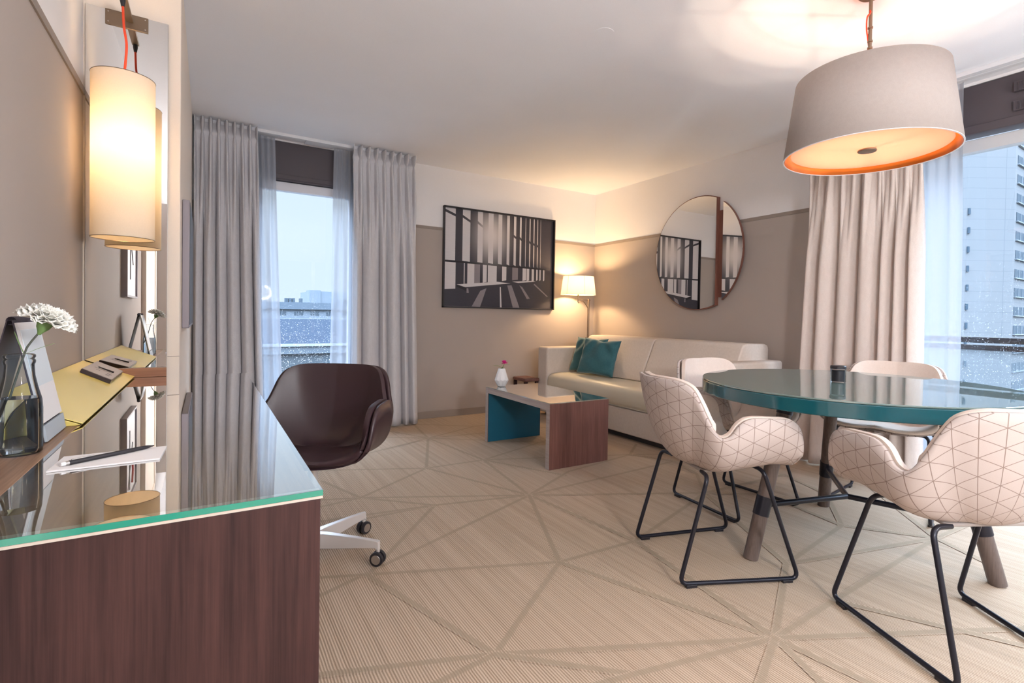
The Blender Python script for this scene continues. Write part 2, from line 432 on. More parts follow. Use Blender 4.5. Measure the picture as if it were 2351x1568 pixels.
# right wall with a wide opening for window_2 and one behind the camera
W2 = (-1.9, 1.92, .06, 2.49)
two_tone('wall_right',
    [(XR, XR + .2, W2[1], YF + .2, 0, DADO), (XR, XR + .2, YB, W2[0], 0, DADO), (XR, XR + .2, W2[0], W2[1], 0, W2[2])],
    [(XR, XR + .2, W2[1], YF + .2, DADO, H), (XR, XR + .2, YB, W2[0], DADO, H), (XR, XR + .2, W2[0], W2[1], W2[3], H)])
two_tone('wall_left', [(XL - .2, XL, YB, YF, 0, DADO)], [(XL - .2, XL, YB, YF, DADO, H)])
W3 = (1.0, 3.2, .5, 2.3)
two_tone('wall_front',
    [(-.8, W3[0], YB - .2, YB, 0, DADO), (W3[1], XR + .2, YB - .2, YB, 0, DADO), (W3[0], W3[1], YB - .2, YB, 0, W3[2])],
    [(-.8, W3[0], YB - .2, YB, DADO, H), (W3[1], XR + .2, YB - .2, YB, DADO, H), (W3[0], W3[1], YB - .2, YB, W3[3], H)])
struct(obj('wall_column', BX(XL - .02, -.098, 2.725, YF, 0, H), M['column'], smooth=0, bevel=.004))
# dado moulding and skirting boards
struct(obj('trim_1', BX(1.18, XR, YF - .006, YF, DADO - .028, DADO), M['taupe_trim'], smooth=0))
struct(obj('trim_2', BX(XR - .006, XR, W2[1], YF, DADO - .028, DADO), M['taupe_trim'], smooth=0))
struct(obj('trim_3', BX(XL, XL + .006, YB, 2.72, DADO - .028, DADO), M['taupe_trim'], smooth=0))
struct(obj('baseboard_back', BX(1.18, XR, YF - .014, YF, 0, .07), M['taupe_trim'], smooth=0, bevel=.002))
struct(obj('baseboard_right', BX(XR - .014, XR, W2[1], YF - .014, 0, .07), M['taupe_trim'], smooth=0, bevel=.002))
# seams of the cream cladding strip of the column
struct(obj('trim_4', BX(-.141, -.098, 2.7235, 2.7255, .833, .835), M['taupe_trim'], smooth=0))

def window(name, axis, fixed, a0, a1, z0, z1, head, depth, posts=(), fm='frame_white'):
    """frame bars around a pane ; axis 'x' = the window runs along X at y=fixed, 'y' = along Y at x=fixed"""
    def B(mb, u0, u1, d0, d1, w0, w1):
        return mb.box(u0, u1, fixed + d0, fixed + d1, w0, w1) if axis == 'x' else mb.box(fixed + d0, fixed + d1, u0, u1, w0, w1)
    w = bpy.data.objects.new(name, None); COL.objects.link(w); w['kind'] = 'structure'
    f = MB(); t = .075
    B(f, a0, a1, .03, .10, z0, z0 + t); B(f, a0, a0 + t, .03, .10, z0, z1); B(f, a1 - t, a1, .03, .10, z0, z1)
    B(f, a0, a1, .03, .10, z1 - t, z1)
    for p in posts: B(f, p - t / 2, p + t / 2, .03, .10, z0, z1)
    obj('window_frame', f, M[fm], w, smooth=0, bevel=.004)
    g = MB(); B(g, a0 + t * .6, a1 - t * .6, .06, .066, z0 + t * .6, z1 - t * .6)
    obj('window_pane', g, M['pane_wide' if axis == 'y' else 'pane'], w, smooth=0)
    return w
window('window_1', 'x', YF, W1[0], W1[1], W1[2], 2.155, 2.12, .1)
window('window_2', 'y', XR, W2[0], W2[1], W2[2], 2.165, 2.1, .1, posts=(-.45,), fm='frame_grey')
window('window_3', 'x', YB - .13, W3[0], W3[1], W3[2], W3[3], 2.1, .1, posts=(2.1,))

# roller shutter boxes over the windows
t_ = thing('roller_shutter_box', 'brown grey roller shutter box above the narrow window, between the grey curtains', 'shutter box', (.75, YF + .05, 2.16))
obj('casing', BX(-.42, .42, -.05, .06, .0, .327), M['box_brown'], t_, smooth=0, bevel=.003)
obj('lower_rail', BX(-.42, .42, -.062, -.05, .012, .05), M['box_brown'], t_, smooth=0, bevel=.003)
t_ = thing('roller_shutter_box', 'brown roller shutter box with two air vents above the wide window at right', 'shutter box', (XR + .05, .0, 2.19))
obj('casing', BX(-.05, .06, -1.88, 1.9, .0, .295), M['box_brown'], t_, smooth=0, bevel=.003)
obj('lower_rail', BX(-.058, -.05, -1.88, 1.9, .0, .05), M['box_brown'], t_, smooth=0, bevel=.002)
for z in (.185, .075):
    mb = BX(-.075, -.05, .78, 1.075, z, z + .055)
    for k in range(8): mb.box(-.079, -.075, 1.060 - .006 * k, 1.063 - .006 * k, z + .004, z + .05)
    obj('air_vent', mb, M['box_brown'], t_, smooth=0, bevel=.002)

# curtain tracks on the ceiling
o = obj('curtain_rail', BX(-.09, 1.66, 4.728, 4.775, 2.482, H).box(-.09, 1.66, 4.79, 4.83, 2.487, H).box(.70, .93, 4.72, 4.84, 2.478, 2.484), M['white'], bevel=.002)
tag(o, 'white double curtain track on the ceiling above the narrow window', 'curtain rail')
o = obj('curtain_rail', BX(XR - .215, XR - .17, W2[0], 2.2, 2.482, H).box(XR - .15, XR - .11, W2[0], 2.2, 2.487, H), M['white'], bevel=.002)
tag(o, 'white double curtain track on the ceiling along the wide window at right', 'curtain rail')

# ------------------------------------------------------------------ curtains
def curtain(name, axis, fixed, t0, t1, b0, b1, nt, nb, amp_t, amp_b, m, seed, z1=2.496, z0=.012, head=.10, pinch=True, flip=1):
    """pleated cloth : nt pleats at the heading, nb broader folds further down"""
    rnd = random.Random(seed)
    wd = [.55 + .9 * rnd.random() for _ in range(nb)]; cs = [0]
    for w in wd: cs.append(cs[-1] + w)
    cs = [c / cs[-1] for c in cs]; am = [.65 + .55 * rnd.random() for _ in range(nb + 1)]
    nu = max(nt, nb) * 18; nz = 52; mb = MB()
    def f(u, v):
        v = v ** 1.5 if pinch else v
        h = v * (z1 - z0)
        k = 0
        while k < nb - 1 and u > cs[k + 1]: k += 1
        fr = (u - cs[k]) / (cs[k + 1] - cs[k])
        e = max(0, min(1, (h - .1) / 1.0)); e = e * e * (3 - 2 * e)
        sb_ = (abs(math.sin(PI * fr)) ** .62 * 2 - 1) if pinch else math.sin(2 * PI * fr)
        st_ = math.cos(2 * PI * u * nt)
        if pinch:
            body = .25 + .75 * min(1, h / .5)
            if h < head: hd = 1.25 * (.55 + .45 * (1 - h / head))
            else: hd = .55
            g = math.exp(-((h - head) / .022) ** 2)
            pl = (max(0, st_) ** .6 - .35) * 1.5
            dt = amp_t * (pl * (1 - .85 * g) * hd if h < head * 1.6 else pl * (.45 + .55 * min(1, (h - head * 1.6) / .25)))
            pull = -(.72 * g + .16) * (1 - e) * math.sin(2 * PI * u * nt) / (2 * PI * nt)
        else:
            dt = amp_t * st_; pull = 0
        d = dt * (1 - e) + amp_b * am[k] * sb_ * e
        x0 = t0 + (b0 - t0) * v; x1 = t1 + (b1 - t1) * v
        x = x0 + (x1 - x0) * (u + pull) + .006 * math.sin(3 * v + seed) * e + .012 * e * math.sin(2 * PI * fr + 1.2) * (x1 - x0)
        dd = fixed + flip * (d + .006 * math.sin(5 * u + 4 * v) * e)
        return (x, dd, z1 - h) if axis == 'x' else (dd, x, z1 - h)
    mb.grid(f, nu, nz)
    return obj(name, mb, m, smooth=80, solid=.0022 if pinch else 0)
G = 'grey linen curtains at the narrow window'
tag(curtain('curtain', 'x', 4.700, -.085, .335, -.085, .40, 8, 6, .050, .046, M['curtain_grey'], 3, flip=-1), 'grey pleated curtain left of the narrow window, beside the column', 'curtain')
tag(curtain('curtain', 'x', 4.700, 1.07, 1.625, 1.10, 1.70, 8, 6, .050, .048, M['curtain_grey'], 8, flip=-1), 'grey pleated curtain right of the narrow window, next to the framed picture', 'curtain')
tag(curtain('sheer_curtain', 'x', 4.81, .27, .475, .33, .545, 5, 3, .008, .016, M['sheer'], 5, z1=2.479, pinch=False), 'sheer white voile on the left side of the narrow window', 'sheer curtain')
tag(curtain('sheer_curtain', 'x', 4.81, .94, 1.14, .905, 1.14, 5, 3, .008, .016, M['sheer'], 6, z1=2.479, pinch=False), 'sheer white voile on the right side of the narrow window', 'sheer curtain')
tag(curtain('curtain', 'y', XR - .245, 2.10, 1.43, 2.22, 1.41, 9, 7, .050, .048, M['curtain_beige'], 13, flip=-1), 'beige full length curtain at right, behind the round table', 'curtain')
tag(curtain('sheer_curtain', 'y', XR - .125, 1.56, 1.275, 1.56, 1.255, 5, 3, .008, .012, M['sheer'], 9, z1=2.479, pinch=False, flip=-1), 'sheer white voile hanging at the wide right window beside the beige curtain', 'sheer curtain')

# ------------------------------------------------------------------ chairs
RIM = [(0, -.290, .790), (.10, -.276, .792), (.178, -.245, .787), (.221, -.212, .764), (.246, -.188, .712), (.268, -.163, .645), (.285, -.130, .592),
       (.294, -.095, .598), (.299, -.062, .640), (.302, -.015, .662), (.302, .075, .660), (.301, .150, .653), (.299, .188, .622), (.294, .205, .57), (.283, .208, .515), (.255, .205, .474)]
RIM2 = [(0, -.290, .792), (.10, -.281, .792), (.180, -.262, .788), (.226, -.232, .768), (.250, -.205, .725), (.264, -.182, .675), (.279, -.155, .628),
        (.292, -.110, .602), (.300, -.065, .640), (.304, -.015, .670), (.305, .075, .672), (.303, .150, .662), (.300, .188, .625), (.294, .205, .57), (.283, .208, .515), (.255, .205, .474)]
def shell_rows(off=0., shrink=0., RIM=RIM):
    full_ = [(-x, y, z) for x, y, z in RIM[:0:-1]] + list(RIM)
    rim = catmull(full_, 4)[(len(RIM) - 1) * 4:]; nV = 20; rows = []; ucoord = []; u = 0
    for i, r in enumerate(rim):
        if i: u += (Vector((r.x, r.y)) - Vector((rim[i - 1].x, rim[i - 1].y))).length + .15 * abs(r.z - rim[i - 1].z)
        ucoord.append(u)
        side = max(0, min(1, (r.y + .20) / .14)); side = side * side * (3 - 2 * side)
        my = -.07 * (1 - side) + max(r.y, -.07) * side
        if r.y > .15: my += (r.y - .15) * .55
        zb = .431 + .024 * max(0, min(1, (my + .07) / .20)) + off
        mx = Vector((0, my, zb))
        thm = math.radians(66 + 24 * side); pw = .80 - .22 * side
        row = []
        rt = Vector((r.x - (shrink if r.x > .02 else shrink * r.x / .02), r.y + (shrink if r.y < -.15 else 0), r.z + (.004 if off else 0)))
        for j in range(nV + 1):
            th = thm * j / nV
            a = math.sin(th) ** pw / math.sin(thm) ** pw
            b = (1 - math.cos(th) ** pw) / (1 - max(0, math.cos(thm)) ** pw)
            row.append(mx + Vector(((rt.x) * a, (rt.y - my) * a, (rt.z - zb) * b - .012 * math.sin(PI * min(1, a)) * (1 if off else .3))))
        rows.append(row)
    return rows, ucoord, nV
def shell_mesh(off=0., shrink=0., rim=RIM):
    rows, uc, nV = shell_rows(off, shrink, rim); mb = MB()
    full = [[Vector((-p.x, p.y, p.z)) for p in r] for r in rows[:0:-1]] + rows
    us = [-x for x in uc[:0:-1]] + uc
    idx = {}
    for i, r in enumerate(full):
        L = 0; tot = sum((r[k + 1] - r[k]).length for k in range(nV))
        for j, p in enumerate(r):
            if j: L += (r[j] - r[j - 1]).length
            idx[i, j] = len(mb.v); mb.v.append(tuple(p)); mb.uv[idx[i, j]] = (us[i], p.z * .55 + L * .75)
    for i in range(len(full) - 1):
        for j in range(nV): mb.f.append((idx[i, j], idx[i, j + 1], idx[i + 1, j + 1], idx[i + 1, j])); mb.mi.append(0)
    return mb
def weld(o, d=.0004, flip=False, recalc=False):
    import bmesh
    b = bmesh.new(); b.from_mesh(o.data); bmesh.ops.remove_doubles(b, verts=b.verts, dist=d)
    if recalc: bmesh.ops.recalc_face_normals(b, faces=b.faces)
    b.to_mesh(o.data); b.free()
    return o
def make_shell(parent, outer, inner, rim=RIM):
    s_ = weld(obj('shell', shell_mesh(0, 0, rim), outer, parent, smooth=80))
    q = s_.modifiers.new('solid', 'SOLIDIFY'); q.thickness = .012; q.offset = 1 if False else -1
    p = weld(obj('seat_pad', shell_mesh(.018, .017, rim), inner, parent, smooth=80))
    q = p.modifiers.new('solid', 'SOLIDIFY'); q.thickness = .020; q.offset = 0
    q = p.modifiers.new('bev', 'BEVEL'); q.width = .006; q.segments = 3; q.limit_method = 'ANGLE'; q.angle_limit = math.radians(60)
    return s_, p
def make_dining_chair():
    t = thing('dining_chair', 'x', 'chair')
    t['group'] = 'upholstered tub chairs around the round table'
    make_shell(t, M['triangles'], M['pad'])
    r = .0085
    for s_ in (-1, 1):
        P = [(.13 * s_, -.115, .418), (.205 * s_, -.130, .420), (.215 * s_, -.245, .0135), (.25 * s_, .245, .0135), (.215 * s_, .105, .436), (.14 * s_, .105, .436)]
        obj('sled_leg', MB().tube(fillet(P, .035), r, 12), M['black_metal'], t, smooth=60)
        for yy, xx in ((-.20, .2185), (.195, .2465)):
            obj('glide', BX(xx * s_ - .011, xx * s_ + .011, yy - .022, yy + .022, 0, .012), M['black'], t, smooth=0, bevel=.002)
    obj('under_frame', BX(-.15, .15, -.12, .11, .424, .436, rot=Matrix.Rotation(.075, 3, 'X')), M['greycard'], t, smooth=0, bevel=.004, label='grey seat underside')
    return t
def place(o, x, y, deg, label):
    o.location = (x, y, 0); o.rotation_euler = (0, 0, math.radians(deg - 90)); o['label'] = label
ch = make_dining_chair()
CH = [(1.845, 1.47, -21, 'triangle patterned tub chair on the left of the round table, seen from its side'),
      (2.53, 1.86, -92, 'cream tub chair behind the round table, standing in front of the sofa'),
      (3.25, 1.40, 192, 'cream tub chair by the beige curtain, facing across the round table'),
      (2.075, .675, 62, 'large foreground tub chair with triangle patterned back turned to the viewer')]
place(ch, *CH[0])
for c in CH[1:]:
    d = dup(ch, (c[0], c[1], 0), math.radians(c[2] - 90), c[3])

# ------------------------------------------------------------------ round dining table
TC = (2.495, 1.225); TR = .645
t_ = thing('dining_table', 'round teal glass topped dining table on three dark legs', 'table', (TC[0], TC[1], 0))
def disc(r, z0, z1, b=.002, n=128): return MB().lathe([(r - b, z0), (r, z0 + b), (r, z1 - b), (r - b, z1)], n=n)
obj('tabletop', disc(TR, .688, .742, .003), M['teal_edge'], t_, smooth=40)
obj('glass_top', disc(TR - .002, .7425, .750), M['teal_glass'], t_, smooth=40)
feet = [(-.500, .145), (.430, .335), (.155, -.500)]
for fx, fy in feet:
    f = Vector((fx, fy, 0)); tp = Vector((fx * .66, fy * .66, .69)); ax = (tp - f)
    P = [f + ax * k for k in (0, .5, 1)]
    lg = obj('leg', MB().tube([f, tp], .0305, 24), M['leg_wood'], t_, smooth=60)
    obj('collar', MB().tube([f + ax * .27, f + ax * .385], .0335, 24), M['black_metal'], lg, smooth=60)
    obj('top_sleeve', MB().tube([f + ax * .90, f + ax * 1.0], .0335, 24), M['black_metal'], lg, smooth=60)
    c0 = f + ax * .33
    obj('stretcher', MB().tube([c0, Vector((0, 0, c0.z - .0))], .0125, 16), M['black_metal'], t_, smooth=60)
obj('bracket_plate', MB().lathe([(.05, .676), (.37, .676), (.37, .688)], n=64, capb=True), M['black_metal'], t_)

t_ = thing('glass_jar', 'small round glass jar with glossy dark lid on the round table', 'jar', (2.475, 1.268, .7505))
obj('glass_body', MB().lathe([(.030, 0), (.032, .003), (.032, .066), (.030, .068)], n=40), M['bottle'], t_)
obj('candle', MB().lathe([(.027, .004), (.027, .055)], n=32), M['black'], t_)
obj('lid', MB().lathe([(.033, .062), (.033, .074), (.030, .077)], n=40), M['black'], t_)

# ------------------------------------------------------------------ pendant lamp
PC = (2.50, 1.18)
t_ = thing('pendant_lamp', 'large grey drum pendant lamp with copper lining hanging over the round table', 'lamp', (PC[0], PC[1], 1.78))
zt = .34
def cone(r0_, z0_, r1_, z1_, n=96): return MB().lathe([(r0_, z0_), (r1_, z1_)], n=n, capb=False, capt=False)
sh_ = obj('lamp_shade', cone(.338, 0, .292, zt), M['shade_grey'], t_, smooth=60, solid=.002, soff=1)
obj('copper_lining', cone(.335, .001, .289, zt - .002), M['copper'], sh_, smooth=60, solid=.001, soff=-1)
obj('rim_band', MB().lathe([(.335, -.0012), (.3405, -.0012), (.3405, .0012), (.335, .0012), (.335, -.0012)], n=96, capb=False, capt=False), M['white'], sh_)
obj('diffuser', MB().lathe([(.005, .024), (.307, .024), (.309, .026), (.307, .028), (.005, .028)], n=96), M['diffuser'], t_, smooth=40)
obj('finial', MB().lathe([(.010, .012), (.036, .014), (.038, .018), (.036, .022), (.010, .024)], n=40), M['bronze'], t_)
mb = MB()
for a in range(3):
    A = 2 * PI * a / 3 + .5
    mb.tube([(0, 0, zt - .03), (.291 * math.cos(A), .291 * math.sin(A), zt - .02)], .0025, 8)
mb.tube([(.2 * math.cos(2 * PI * k / 48), .2 * math.sin(2 * PI * k / 48), zt - .026) for k in range(48)], .002, 8, closed=True)
obj('spider_frame', mb, M['bronze'], t_)
obj('rod', MB().tube([(0, 0, .02), (0, 0, H - 1.78 - .02)], .0075, 16), M['bronze'], t_, smooth=60)
obj('ceiling_rose', MB().lathe([(.045, H - 1.78 - .022), (.05, H - 1.78 - .018), (.05, H - 1.78)], n=40), M['bronze'], t_)
mb = MB(); mb.tube(catmull([(.012, .0, .32), (.028, .006, .42), (.016, .010, .50), (-.014, .008, .55), (-.030, .0, .60), (-.012, -.004, .625), (-.006, 0, .64)], 6), .0035, 8)
mb.tube(catmull([(.006, -.004, .32), (.016, .002, .42), (.012, .012, .50), (-.006, .012, .56)], 6), .003, 8)
obj('cord', mb, M['orange_cord'], t_, smooth=60)
for z in (.47, .50, .56): obj('cord_clip', MB().lathe([(.0085, z), (.0105, z + .001), (.0105, z + .008), (.0085, z + .009)], n=16), M['bronze'], t_)
for a in range(3):
    A = 2 * PI * a / 3 + 1.4
    x, y = .095 * math.cos(A), .095 * math.sin(A)
    b = obj('bulb', MB().lathe([(.004, .130), (.018, .140), (.024, .158), (.018, .178), (.012, .190)], (x, y, 0), n=20), M['bottle'], t_, smooth=80)
    obj('filament', MB().lathe([(.002, .153), (.004, .158), (.002, .163)], (x, y, 0), n=12), M['bulb'], b, smooth=80)
    obj('socket', MB().lathe([(.014, .190), (.014, .225)], (x, y, 0), n=20).tube([(x, y, .225), (0, 0, .235)], .004, 8), M['bronze'], t_)

# ------------------------------------------------------------------ sofa and cushions
t_ = thing('sofa', 'cream fabric two seat sofa with low box arms under the round mirror', 'sofa', (3.42, 3.39, 0))
ox, oy = 3.42, 3.39
def sb(x0, x1, y0, y1, z0, z1): return BX(x0 - ox, x1 - ox, y0 - oy, y1 - oy, z0, z1)
obj('plinth', sb(3.06, 3.84, 2.45, 4.58, 0.0, .05), M['plinth'], t_, smooth=0)
obj('base', sb(3.0, 3.86, 2.581, 4.449, .05, .265), M['sofa'], t_, smooth=0, bevel=.012)
mb = MB()
def seatf(u, v):
    prof = [(3.90 - .0, .27), (3.012, .27), (2.985, .285), (2.972, .33), (2.975, .385), (2.995, .425), (3.05, .447), (3.2, .452), (3.86, .44)]
    return None
prof = catmull([(3.60, 0, .272), (3.05, 0, .272), (2.998, 0, .280), (2.978, 0, .32), (2.978, 0, .375), (2.992, 0, .42), (3.035, 0, .446), (3.12, 0, .455), (3.3, 0, .453), (3.60, 0, .445)], 5)
for k in (0, 1): pass
ys = [2.583, 2.60, 2.64] + [2.64 + (4.39 - 2.64) * i / 20 for i in range(1, 20)] + [4.39, 4.435, 4.447]
pts = []
for y in ys:
    e = min(y - ys[0], ys[-1] - y); sc = min(1, (e / .05)) ** .5 * .04 + .96
    pts.append([Vector((ox + (p.x - ox) * (sc if p.x < 3.2 else 1) - ox, y - oy, .36 + (p.z - .36) * sc)) for p in prof])
n = len(prof); mb.add([p for r in pts for p in r], [(i * n + j, i * n + j + 1, (i + 1) * n + j + 1, (i + 1) * n + j) for i in range(len(pts) - 1) for j in range(n - 1)] + [tuple(range(n))[::-1], tuple((len(pts) - 1) * n + j for j in range(n))])
obj('seat_cushion', mb, M['sofa_leather'], t_, smooth=60)
for (y0, y1) in ((4.45, 4.63), (2.40, 2.58)):
    obj('armrest', sb(2.985, 3.86, y0, y1, .035, .715), M['sofa'], t_, smooth=0, bevel=.022, seg=5)
def back_cushion(y0, y1):
    mb = MB(); F = [(3.43, .44), (3.455, .44), (3.615, .838), (3.86, .83), (3.86, .30), (3.43, .40)]
    poly = [(3.345, .456), (3.51, .812), (3.53, .834), (3.565, .843), (3.80, .842), (3.84, .83), (3.85, .80), (3.85, .42)]
    vs = []; m_ = len(poly)
    L = [0, .012, .05, .5, .95, .988, 1]; G_ = [.985, .997, 1, 1.006, 1, .997, .985]
    for l, g in zip(L, G_):
        for x, z in poly: vs.append(((3.62 + (x - 3.62) * g) - ox, y0 + (y1 - y0) * l - oy, .64 + (z - .64) * g))
    fs = [(i * m_ + j, i * m_ + (j + 1) % m_, (i + 1) * m_ + (j + 1) % m_, (i + 1) * m_ + j) for i in range(len(L) - 1) for j in range(m_)]
    fs += [tuple(range(m_))[::-1], tuple((len(L) - 1) * m_ + j for j in range(m_))]
    mb.add(vs, fs)
    return mb
obj('back_cushion', back_cushion(3.463, 4.446), M['sofa'], t_, smooth=0, bevel=.012, seg=4)
obj('back_cushion', back_cushion(2.52, 3.458), M['sofa'], t_, smooth=0, bevel=.012, seg=4)
for y in (4.54, 2.49):
    for x in (3.05,): obj('foot', MB().lathe([(.022, 0), (.024, .004), (.018, .010), (.012, .036)], (x - ox, y - oy, 0), n=20), M['chrome'], t_)

def pillow(name, w, h, th, m, label, loc, rot, seed):
    mb = MB(); rnd = random.Random(seed); N = 28
    def f(sign):
        def g(u, v):
            x, y = 2 * u - 1, 2 * v - 1
            e = max(0, (1 - x ** 4)) * max(0, (1 - y ** 4))
            pin = 1 - .07 * (1 - x * x) * y ** 2 - 0
            px = x * w / 2 * (1 - .07 * (1 - abs(y) ** 2) * 1); py = y * h / 2 * (1 - .07 * (1 - abs(x) ** 2))
            z = sign * th / 2 * (e ** .42) * (1 + .05 * math.sin(7 * x + seed) * math.cos(6 * y)) 
            z += .010 * math.sin(11 * x * y + 3 * x + seed) * e
            sag = .018 * math.exp(-((x - .1) / .28) ** 2) * max(0, y) ** 3
            return (px, py - sag, z)
        return g
    mb.grid(f(1), N, N); mb.grid(f(-1), N, N)
    o = obj(name, mb, m, smooth=0); weld(o, .0006, recalc=True)
    o.data.shade_smooth()
    o.location = loc; o.rotation_euler = rot
    tag(o, label, 'cushion', 'teal cushions on the sofa'); return o
def prot(zdeg, lean, roll=0): return (Matrix.Rotation(math.radians(zdeg), 4, 'Z') @ Matrix.Rotation(math.radians(90 - lean), 4, 'X') @ Matrix.Rotation(math.radians(roll), 4, 'Z')).to_euler()
# front cushion : bottom edge runs from (3.27,4.26) to (3.42,3.87)
pillow('cushion', .42, .375, .105, M['teal_velvet'], 'teal velvet cushion in front, leaning on the sofa back', (3.262, 3.955, .644), prot(-71, 20, -3), 1)
pillow('cushion', .42, .375, .085, M['teal_velvet'], 'teal velvet cushion half hidden, leaning toward the left sofa arm', (3.338, 4.212, .644), prot(-80, 20, -1), 4)

# ------------------------------------------------------------------ coffee table with vase
t_ = thing('coffee_table', 'low walnut bridge shaped coffee table with teal inner sides and glass top', 'table', (2.205, 3.33, 0))
def cb(x0, x1, y0, y1, z0, z1): return BX(x0 - 2.205, x1 - 2.205, y0 - 3.33, y1 - 3.33, z0, z1)
X0, X1, Y0, Y1 = 1.948, 2.458, 2.86, 3.80
T = .042
obj('top_slab', cb(X0, X1, Y0, Y1, .400, .444), [M['wood_edge']], t_, smooth=0)
for (a, b, c_) in ((Y0, Y0 + T, 0), (Y1 - T, Y1, 1)):
    sd = obj('side_panel', cb(X0, X1, a, b, 0, .4), M['wood_red'], t_, smooth=0)
    q0 = (b, b + .002) if c_ == 0 else (a - .002, a)
    obj('teal_lining', cb(X0 + .004, X1 - .004, q0[0], q0[1], .001, .4), M['teal_panel'], sd, smooth=0, label='teal inner face')
    obj('edge_band', cb(X0 - .0015, X0, a, b, .001, .444), M['wood_edge'], sd, smooth=0)
obj('veneer', cb(X0, X1, Y0 - .0015, Y0, .0, .444), M['wood_red'], t_, smooth=0)
obj('glass_top', cb(X0, X1, Y0, Y1, .4445, .4505), M['slab'], t_, smooth=0)

t_ = thing('vase', 'white faceted ceramic bud vase on the coffee table', 'vase', (2.06, 3.74, .451))
prof = [(.026, 0), (.034, .004), (.058, .052), (.056, .062), (.030, .145), (.026, .150), (.022, .150)]
mb = MB(); n = 10; vs = []
for i, (r, z) in enumerate(prof):
    for k in range(n):
        a = 2 * PI * (k + .5 * (i % 2)) / n; vs.append((r * math.cos(a), r * math.sin(a), z))
fs = []
for i in range(len(prof) - 1):
    for k in range(n):
        a, b = i * n + k, i * n + (k + 1) % n; c_, d = (i + 1) * n + k, (i + 1) * n + (k + 1) % n
        fs += ([(a, b, c_), (b, d, c_)] if i % 2 == 0 else [(a, b, d), (a, d, c_)])
mb.add(vs, fs + [tuple(range(n))[::-1]]); obj('vase_body', mb, M['white_ceramic'], t_, smooth=0)
def leaf(mb, base, direction, length, width, bend=.3, n=8):
    base = Vector(base); d = Vector(direction).normalized(); s_ = d.cross(Vector((0, 0, 1))).normalized(); up = s_.cross(d)
    L = []; Rr = []
    for k in range(n + 1):
        t = k / n; c = base + d * length * t - Vector((0, 0, 1)) * bend * length * t * t; w = width * math.sin(PI * min(1, t * .92 + .06)) ** .8
        L.append(c - s_ * w); Rr.append(c + s_ * w + up * 0)
    vs = L + Rr; m_ = n + 1
    mb.add(vs, [(k, k + 1, m_ + k + 1, m_ + k) for k in range(n)])
f_ = thing('flower', 'magenta flower with green leaves standing in the white vase', 'flower', (2.06, 3.74, .60))
obj('stem', MB().tube([(0, 0, -.06), (.004, -.002, 0), (.016, -.01, .035)], .002, 8), M['green'], f_)
mb = MB(); rnd = random.Random(3)
for k in range(44):
    a = rnd.random() * 2 * PI; e = rnd.random() * 1.5 - .3
    leaf(mb, (.018, -.011, .045), (math.cos(a) * math.cos(e), math.sin(a) * math.cos(e), math.sin(e)), .026 + .006 * rnd.random(), .006, .1, 4)
obj('blossom', mb, M['pink'], f_, smooth=60, solid=.0008)
mb = MB(); leaf(mb, (0, 0, .005), (-.8, .5, .65), .085, .011, .35); leaf(mb, (.01, -.01, .03), (.9, -.5, .1), .055, .006, .1)
leaf(mb, (0, 0, -.004), (-.3, -.6, .5), .03, .008, .2); leaf(mb, (0, 0, -.004), (.5, .3, .5), .028, .008, .2)
obj('leaf', mb, M['leafgreen'], f_, smooth=60, solid=.0008)

# low wooden side table between sofa arm and wall
t_ = thing('side_table', 'low dark wooden side table behind the coffee table, beside the sofa arm', 'table', (2.885, 4.70, 0))
obj('tabletop', BX(-.09, .09, -.13, .13, .350, .385), M['wood_red'], t_, smooth=0, bevel=.012)
for x in (-.068, .068):
    for y in (-.105, .105): obj('leg', BX(x - .014, x + .014, y - .014, y + .014, 0, .35), M['wood_dark'], t_, smooth=0)

# ------------------------------------------------------------------ floor lamp
t_ = thing('floor_lamp', 'bronze floor lamp with cream pleated shade in the corner behind the sofa arm', 'lamp', (3.76, 4.76, 0))
obj('base_plate', MB().lathe([(.12, 0), (.13, .004), (.13, .016), (.12, .02)], n=48), M['bronze'], t_)
obj('pole', MB().tube([(0, 0, .02), (0, 0, 1.245)], .0125, 20), M['bronze'], t_, smooth=60)
sx, sy = -.22, -.09      # where the shade hangs from the arm
mb = MB(); mb.tube(catmull([(0, 0, 1.13), (-.05, -.02, 1.175), (-.11, -.045, 1.212), (-.17, -.07, 1.21), (sx + .004, sy, 1.195), (sx - .0, sy, 1.215)], 8), .004, 10)
mb.tube([(.045, .018, 1.235), (0, 0, 1.235), (sx - .06, sy - .025, 1.235)], .003, 10)
obj('arm', mb, M['bronze'], t_, smooth=60)
obj('lamp_stem', MB().tube([(sx, sy, 1.205), (sx, sy, 1.42)], .006, 12).lathe([(.012, 1.283), (.026, 1.286), (.012, 1.29)], (sx, sy, 0), n=20), M['bronze'], t_, smooth=60)
def shade_mb(r0_, r1_, z0_, z1_, cx_, cy_, n=72): return MB().lathe([(r0_, z0_), (r1_, z1_)], (cx_, cy_, 0), n=n, capb=False, capt=False)
shd = obj('lamp_shade', shade_mb(.198, .173, 1.285, 1.490, sx, sy), M['shade_floor'], t_, smooth=60)
mb = MB()
for k in range(6):
    a = k * PI / 3 + .25
    mb.tube([(sx + .199 * math.cos(a), sy + .199 * math.sin(a), 1.286), (sx + .174 * math.cos(a), sy + .174 * math.sin(a), 1.489)], .0013, 6)
for (r, z) in ((.198, 1.285), (.173, 1.49)): mb.tube([(sx + r * math.cos(2 * PI * k / 60), sy + r * math.sin(2 * PI * k / 60), z) for k in range(60)], .0018, 6, closed=True)
obj('seam', mb, M['bronze'], shd)
obj('bulb', MB().lathe([(.006, 1.36), (.022, 1.385), (.022, 1.41), (.008, 1.43)], (sx, sy, 0), n=20), M['bulb'], t_, smooth=80)

